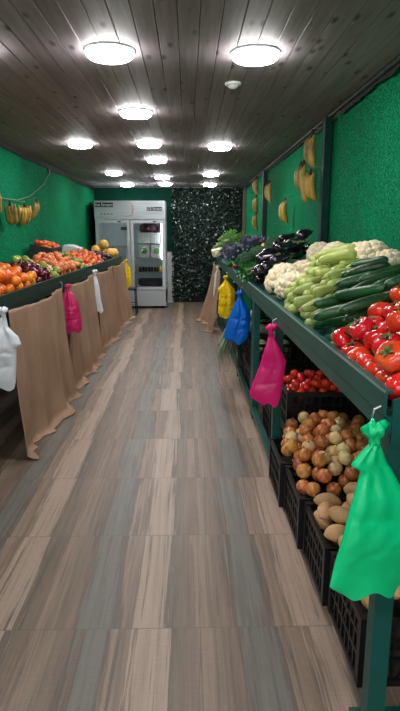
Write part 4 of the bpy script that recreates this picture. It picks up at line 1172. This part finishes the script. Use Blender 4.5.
for i, (X, Y, dc) in enumerate(((1.0, 6.82, .06), (1.0, 6.91, .06), (.97, 6.87, .11), (1.05, 6.87, .10), (1.06, 6.72, .05), (1.06, 6.99, .05), (1.0, 7.08, .05))):
    place('lemon', loc_on(FR, X, Y, dc + .065), rot_tilt(FR, 1.5), 'yellow lemon in the little pile behind the broccoli', 'lemons behind the broccoli')
for i in range(8):
    X, Y = (.64, 6.95 + .35 * i) if i < 4 else (.93, 7.12 + .35 * (i - 4))
    place('red_lettuce', loc_on(FR, X, Y, .115 + .03 * (X > .7)), rot_tilt(FR, .35, PI), 'purple-grey leafy head %s, %s from the radishes' % ('at the metal lip' if i < 4 else 'in the row by the wall', ordinal(i % 4)),
          'purple leafy heads on the rack', .95)
labs = ['celery bunch with pale stalks over the lip, beside the purple leaves', 'celery bunch with pale stalks over the lip, middle of three', 'celery bunch with pale stalks over the lip, beside the ivy screen']
for i, Y in enumerate((8.62, 8.86, 9.10)):
    Rm = FR.axis_rot(.15 - .1 * i, 0)
    place('scallion', loc_on(FR, .45, Y + .1, .13), Rm, labs[i], 'celery bunches on the rack', 1.5, i)
labs = ['frothy green herb bunch at the rack end, on top of the celery', 'frothy green herb bunch at the rack end by the lip', 'frothy green herb bunch behind the celery by the wall', 'frothy green herb bunch in the far rack corner', 'frothy green herb bunch between celery and purple leaves', 'frothy green herb bunch lying before the ivy']
for i, (X, Y, dc, ph) in enumerate(((.47, 9.0, .24, .2), (.50, 9.40, .16, .1), (.74, 8.9, .22, .1), (.72, 9.35, .20, .2), (.60, 8.62, .28, .0), (.58, 9.2, .33, .3))):
    place('parsley', loc_on(FR, X, Y, dc), FR.axis_rot(ph, 0), labs[i], 'herb bunches at the rack end', 1.35, i)

# --- crates
def crate_region(y0, y1, x0, m=.018):
    return lambda a, b, r: (a > y0 + m + r * .5) & (a < y1 - m - r * .5) & (b > x0 + m + r * .5) & (b < x0 + CL - m - r * .6)
def dome(base, top, yc, sp, xc=.9):
    return lambda a, b: base + (top - base) * np.exp(-((a - yc) / sp) ** 2) * np.clip((b - CX) / .25, 0, 1)
it = deposit([('onion', [(0, .0375)], 0, 0, 5), ('onion_pale', [(0, .0375)], 0, 0, 2), ('onion_red', [(0, .0375)], 0, 0, 1)], crate_region(2.36, 3.14, .503), (2.36, 3.14, CXO, CXO + CL),
             lambda a, b: .185 + .12 * np.clip((b - CXO + .04) / .20, 0, 1) * np.clip((a - 2.25) / .35, 0, 1), .08, 330, 160, seed=21, fails=30)
settle('onion', it, FG, {'onion': 'golden brown onion heaped in the two crates beyond the potatoes', 'onion_pale': 'pale straw coloured onion among the golden ones in the crates', 'onion_red': 'reddish brown onion among the golden ones in the crates'},
       'onions heaped in the crates', 2.2)
for (y0, y1, cx, sd, lab) in ((1.95, 2.335, .528, 31, 'brown potato heaped in the crate next to the onions'), (1.54, 1.925, CX, 36, 'brown potato heaped in the crate behind the green bag')):
    it = deposit([('potato', caps(.118, .0365, 4), .6, 1.5, 1)], crate_region(y0, y1, cx), (y0, y1, cx, cx + CL), lambda a, b: .18 + .02 * (a < 1.94) + .09 * np.clip((b - CX) / .3, 0, 1), .10, 130, 160, seed=sd, fails=30)
    settle('potato', it, FG, lab, lab.replace('brown potato', 'potatoes'))
it = deposit([('cherry_tomato', [(0, .03)], 0, 0, 1)], crate_region(3.245, 3.625, .60), (3.245, 3.625, .60, .60 + CL), lambda a, b: .256 + .17 + .04 * np.clip((b - CX) / .2, 0, 1), .06, 130, 80, seed=41)
settle('cherry_tomato', it, FG, 'small red tomato in the stacked crate behind the onions', 'red tomatoes in the stacked crate', 2)
for i, (X, Y) in enumerate(((.66, 4.86), (.86, 4.86), (.67, 5.03), (.88, 5.03))):
    place('cabbage', Vector((X, Y, .256 + .10 + .08)), rot_tilt(FG, .3), 'pale green cabbage in the crate behind the blue bag', 'cabbages behind the blue bag', 1.0)
for i, (X, Y) in enumerate(((.65, 6.11), (.86, 6.11), (.66, 6.28), (.87, 6.28), (.75, 6.2))):
    place('cabbage', Vector((X, Y, .256 + .10 + .08 + (.13 if i == 4 else 0))), rot_tilt(FG, .3), 'pale green cabbage in the crate before the yellow bag' if i < 4 else 'pale green cabbage on top of the others by the yellow bag',
          'cabbages before the yellow bag', 1.0)
# leek bundles drooping out of the low crate
def leeks(seed):
    rg = random.Random(seed); g = MB(); w = MB()
    for i in range(60):
        y = rg.uniform(-.07, .07); x0 = rg.uniform(.02, .12)
        d = rg.uniform(.02, .24); dz = rg.uniform(.26, .48); yy = rg.uniform(-.06, .06)
        pts = [Vector((x0 + .25, y * .5, 0)), Vector((x0, y, .04)), Vector((-d * .6, y + yy * .4, .03)), Vector((-d, y + yy * .8, -dz * .5)), Vector((-d - rg.uniform(-.04, .02), y + yy, -dz))]
        # ribbon
        fine = []
        for q in range(13):
            t = q / 12 * 4; a = min(3, int(t)); f = t - a
            fine.append(pts[a].lerp(pts[a + 1], f * f * (3 - 2 * f)))
        vs = []
        for q, p in enumerate(fine):
            ww = .016 * (1 - (q / 12) ** 6) + .001; tw = rg.uniform(-.1, .1) + q * .2 + i
            vs += [p + Vector((0, ww * math.cos(tw), ww * math.sin(tw))), p - Vector((0, ww * math.cos(tw), ww * math.sin(tw)))]
        g.add(vs, [(2 * q, 2 * q + 1, 2 * q + 3, 2 * q + 2) for q in range(12)], True)
    for i in range(8):
        w.tube([(.48, -.08 + i * .022, 0), (.24, -.06 + i * .018, 0)], .012, 8)
    return g.mesh('leek_bundle', M['leek']), [('white_shafts', w.mesh('white_shafts', M['scallion_white']))]
kind('leek', 'leek_bundle', 'leeks', [leeks(1), leeks(2)])
place('leek', Vector((CX - .02, 5.27, .525)), Matrix.Identity(3), 'drooping grey-green leek bundle below the blue bag, beside the crate', 'leek bundles', 1.0, 0)
place('leek', Vector((CX - .02, 5.44, .525)), Matrix.Identity(3), 'drooping grey-green leek bundle below the blue bag, by the rack post', 'leek bundles', 1.0, 1)
crate(CX, 5.19, 0, 'lower black crate of the stack with the leek bundles', None)
crate(CX, 5.19, .256, 'black lattice crate holding the drooping leek bundles', .20)

# --- fruit side
def fruit(key, shp, lo, hi, bmin, bmax, box, cm, n, seed, label, group, lip_label=None, lipb=.075, flo=flat, tilt=.9):
    it = deposit(shp, tray_region(lo, hi, bmax, FL, in_frame_L, bmin), box, flo, cm, n, 120, seed=seed, acc=ACC_L)
    settle(key, it, FL, label, group, tilt, lip_label=lip_label, lipb=lipb)
fruit('orange', [('orange', [(0, .0415)], 0, 0, 1)], lambda b: 3.0 + 0 * b, lambda b: 4.5 + .7 * b, 0, .5, (3.0, 4.9, 0, .5), lambda a, b: .06 + 0 * a, 150, 51,
      'round orange heaped behind the row along the lip', 'oranges on the fruit rack', 'round orange along the dark lip, {} from the entrance')
it = deposit([('papaya', caps(.14, .052, 3), PI / 2, .3, 1)], lambda a, b, r: (a > 3.4) & (a < 4.1) & (b > .09) & (b < .26), (3.45, 4.05, .1, .25), flat, .3, 4, 200, seed=77, acc=ACC_L)
for i, (k_, a, b, c, ph) in enumerate(sorted(it, key=lambda t: t[1])):
    place('papaya', FL.p(a, b, c), FL.axis_rot(ph, i), 'long deep orange fruit on top of the oranges, %s from the entrance' % ordinal(i), 'long orange fruits on the oranges')
fruit('apple_red', [('apple_red', [(0, .037)], 0, 0, 1)], lambda b: 4.52 + .7 * b, lambda b: 4.98 + .9 * b, 0, .45, (4.5, 5.5, 0, .45), .06, 70, 52,
      'dark red apple heaped between the oranges and green apples', 'dark red apples on the fruit rack', 'dark red apple along the dark lip, {} from the oranges')
fruit('apple_green', [('apple_green', [(0, .039)], 0, 0, 1)], lambda b: 4.98 + .9 * b, lambda b: 5.22 + 1.2 * b, 0, .6, (4.9, 6.2, 0, .6), .055, 60, 53,
      'green yellow apple heaped between the red apples and peaches', 'green apples on the fruit rack', 'green yellow apple along the dark lip, {} from the red apples')
fruit('peach', [('peach', [(0, .035)], 0, 0, 1)], lambda b: 5.22 + 1.2 * b, lambda b: 6.15 + 1.2 * b, 0, .46, (5.2, 6.9, 0, .46), lambda a, b: .045 + .05 * np.clip(b / .3, 0, 1), 170, 54,
      'orange pink peach heaped between the green apples and mangoes', 'peaches on the fruit rack', 'orange pink peach along the dark lip, {} from the green apples')
fruit('mango', [('mango', caps(.105, .036, 4), .6, 1.4, 1)], lambda b: 6.15 + 1.2 * b, lambda b: 6.65 + 1.3 * b, 0, .44, (6.1, 7.4, 0, .44), lambda a, b: .05 + .03 * np.clip(b / .3, 0, 1), 60, 55,
      'mottled green mango heaped between the peaches and tangerines', 'mangoes on the fruit rack', 'mottled green mango along the dark lip, {} from the peaches')
fruit('tangerine', [('tangerine', [(0, .0325)], 0, 0, 1)], lambda b: 6.65 + 1.3 * b, lambda b: 8.0 + 1.2 * b, 0, .45, (6.6, 8.7, 0, .45), lambda a, b: .035 + .05 * np.clip(b / .3, 0, 1), 200, 56,
      'red orange tangerine heaped between the mangoes and plums', 'tangerines on the fruit rack', 'red orange tangerine along the dark lip, {} from the mangoes')
fruit('plum', [('plum', [(0, .035)], 0, 0, 1)], lambda b: 8.0 + 1.2 * b, lambda b: 8.9 + .8 * b, .0, .42, (8.0, 9.4, 0, .42), .05, 90, 57,
      'dark purple plum heaped between the tangerines and melons', 'plums on the fruit rack', 'dark purple plum along the dark lip, {} from the tangerines')
labs = ['yellow melon by the lip at the rack end', 'yellow melon second from the rack end at the lip', 'yellow melon behind the lip melons by the plums', 'yellow melon behind the lip melons at the rack end', 'yellow melon on top of the melon pile']
for i, (b, Y, dc) in enumerate(((.12, 9.70, .085), (.15, 9.48, .085), (.40, 9.5, .085), (.32, 9.70, .085), (.29, 9.56, .20))):
    place('melon', FL.p(Y, b, dc), rot_tilt(FL, 1.0), labs[i], 'melons at the rack end', .95)
# white foam punnet by the plums
r = empty('foam_punnet', FL.p(8.45, .57, .004)); r.rotation_euler = (0, TH_L, 0); tag(r, 'white foam punnet at the wall behind the plums', 'punnet')
MB().box(-.12, .12, -.16, .16, 0, .012).box(-.12, -.11, -.16, .16, .012, .13).box(.11, .12, -.16, .16, .012, .13).box(-.11, .11, -.16, -.15, .012, .13).box(-.11, .11, .15, .16, .012, .13).build('tub', M['punnet'], r)
MB().grid(16, 16, lambda u, v: (-.12 + .24 * u, -.16 + .32 * v, .131 + .03 * math.sin(PI * u) * math.sin(PI * v) + .01 * mnoise.noise(Vector((u * 5, v * 5, 2))))).build('film_cover', M['punnet'], r)
# dark green box of oranges against the wall
r = empty('fruit_box', FL.p(6.95, .60, .004)); r.rotation_euler = (0, TH_L, 0); tag(r, 'dark green box full of oranges standing at the wall', 'box')
MB().box(-.13, .13, -.28, .28, 0, .015).box(-.13, -.118, -.28, .28, .015, .17).box(.118, .13, -.28, .28, .015, .17).box(-.118, .118, -.28, -.268, .015, .17).box(-.118, .118, .268, .28, .015, .17).build('sides', M['box_dark'], r)
it = deposit([('tangerine', [(0, .0325)], 0, 0, 1)], lambda a, b, rr: (abs(a - 6.95) < .265 - rr) & (abs(b - .60) < .115 - rr), (6.65, 7.25, .45, .75), lambda a, b: .125 + 0 * a, .05, 60, 80, seed=61)
settle('tangerine', it, FL, 'red orange tangerine piled in the dark green box at the wall', 'tangerines in the dark green box')

# ------------------------------------------------------------------ bananas
def banana_mesh(L, r, arc, seed, m):
    """hangs from the origin down -z, curving towards +x"""
    mb = MB(); n = 12; R = L / arc; pts = []; rs = []
    for i in range(n + 1):
        t = i / n; a = arc * t
        pts.append((R * (1 - math.cos(a)) * 1.0, 0, -R * math.sin(a)))
        rs.append(r * (.28 if t == 0 else .34 if t < .1 else min(1, .34 + (t - .08) * 4.2) if t < .3 else 1 if t < .78 else max(.22, 1 - ((t - .78) / .22) ** 1.8 * .8)))
    mb.tube(pts, rs, 6)
    # ridge: five-sided look comes from the six-sided section; smooth it lightly
    return mb.mesh('banana', m)
BAN = {False: [banana_mesh(L, .027, a, s, M['banana_dull']) for L, a, s in ((.22, .9, 1), (.20, 1.1, 2), (.23, .8, 3))],
       True: [banana_mesh(L, .028, a, s, M['banana']) for L, a, s in ((.23, 1.0, 1), (.21, 1.1, 2), (.24, .9, 3))]}
def banana_bunch(loc, rz, n, label, bright=False, spread=.22, sc=1.0, flip=1, gap=.014, tip=-.05, gx=0, wall=None):
    d = (wall - loc[0]) if wall is not None else 0
    loop = (d * math.cos(rz), -d * math.sin(rz))
    r = empty('banana_bunch', loc, rz); r.scale = (sc, sc, sc)
    tag(r, label, 'bananas', 'banana bunches hung on the green walls')
    MB().tube([(0, 0, .03), (0, 0, .0), (0, 0, -.02)], [.008, .014, .018], 8).build('crown', M['crown'], r)
    MB().tube([(0, 0, .02), (.02 * loop[0], .02 * loop[1], .035), (loop[0] / sc, loop[1] / sc, .045)], .0025, 5).build('hanging_loop', M['string'], r)
    for i in range(n):
        u = i - (n - 1) / 2
        o = bpy.data.objects.new('banana', BAN[bright][i % 3]); COL.objects.link(o); o.parent = r
        o.location = (.006 * (i % 2) + u * gx, u * gap, -.004); o.rotation_euler = (-u * spread, tip + .10 * (i % 2), flip * u * .15)
    return r
# along the string on the fruit-side wall; bunch +x must point away from the wall
XW = XL + .045
for (Y, z, n, br, lab, rz) in ((5.48, 1.85, 4, False, 'dull banana bunch hanging first on the wall string from the entrance', 1.9), (5.95, 1.76, 4, False, 'brown-spotted banana bunch hanging second on the wall string', 1.7),
                               (6.48, 1.77, 5, True, 'yellow banana bunch hanging third on the wall string', 2.2), (7.0, 1.84, 3, False, 'slim banana bunch hanging at the rising end of the wall string', 2.8)):
    banana_bunch((XL + .11, Y, z - .01), rz, n, lab, br, .12, 1.05, 1, .031, wall=XL + .02)
pts = [(XL + .025, 5.0, 2.05), (XL + .03, 5.48, 1.895), (XL + .03, 5.95, 1.805), (XL + .03, 6.48, 1.815), (XL + .03, 7.0, 1.885), (XL + .03, 7.3, 1.97), (XL + .03, 7.7, 2.08), (XL + .03, 8.1, 2.27)]
tag(MB().tube(pts, .0035, 6).build('string', M['string']), 'thin sagging string pinned along the wall carrying banana bunches', 'string')
r = empty('wall_hook', (XL + .012, 8.1, 2.27)); tag(r, 'small dark hook under the ceiling holding the string end', 'hook')
MB().box(-.01, .012, -.03, .03, -.02, .05).build('plate', M['black_metal'], r)
MB().tube([(.012, 0, .0), (.035, 0, -.005), (.04, 0, .02)], .004, 6).build('prong', M['black_metal'], r)
XW = XR - .035
for (X, Y, z, n, br, lab, sc) in ((XW, 4.92, 2.26, 2, False, 'topmost dull banana pair beside the wall post', 1.25),
                                  (XW, 5.42, 2.07, 2, False, 'small dull banana pair beneath the topmost pair', 1.1), (XW - .02, 5.16, 2.05, 2, False, 'dull banana pair hung between two others by the post', 1.2),
                                  (XW - .03, 4.86, 1.95, 3, True, 'yellow banana bunch lowest beside the wall post', 1.05), (XW, 6.25, 1.80, 2, True, 'single hung yellow banana pair between the wall posts', 1.1),
                                  (XW, 7.45, 2.09, 2, False, 'dull banana pair hung just before the far wall post', 1.15),
                                  (XW - .03, 8.62, 2.25, 2, False, 'dull banana pair beyond the far wall post, top of three', 1.1), (XW - .03, 8.62, 1.985, 2, False, 'dull banana pair beyond the far wall post, middle of three', 1.1),
                                  (XW - .03, 8.62, 1.735, 2, False, 'dull banana pair beyond the far wall post, bottom of three', 1.1)):
    banana_bunch((X - .062 * sc, Y, z), -.45, n, lab, br, .10, sc, 1, .026, .42, -.032, wall=XR - .012)

# ------------------------------------------------------------------ light, world, camera
w = bpy.data.worlds.new('daylight'); SC.world = w; w.use_nodes = True
bg = w.node_tree.nodes['Background']; bg.inputs[0].default_value = (.93, .96, 1.0, 1); bg.inputs[1].default_value = 2.6

cam = bpy.data.cameras.new('camera'); co = bpy.data.objects.new('camera', cam); COL.objects.link(co); SC.camera = co
cam.sensor_fit = 'VERTICAL'; cam.sensor_height = 24; cam.lens = 24 * 557 / 711
cam.clip_start = .05
co.location = (0, 0, 1.45)
co.rotation_euler = (PI / 2 - math.radians(12.35), 0, -math.radians(1.23))
SC.view_settings.view_transform = 'Standard'; SC.view_settings.look = 'None'; SC.view_settings.gamma = 1; SC.view_settings.exposure = .22
SC.view_settings.use_curve_mapping = False
SC.cycles.use_denoising = True
SC.cycles.max_bounces = 8
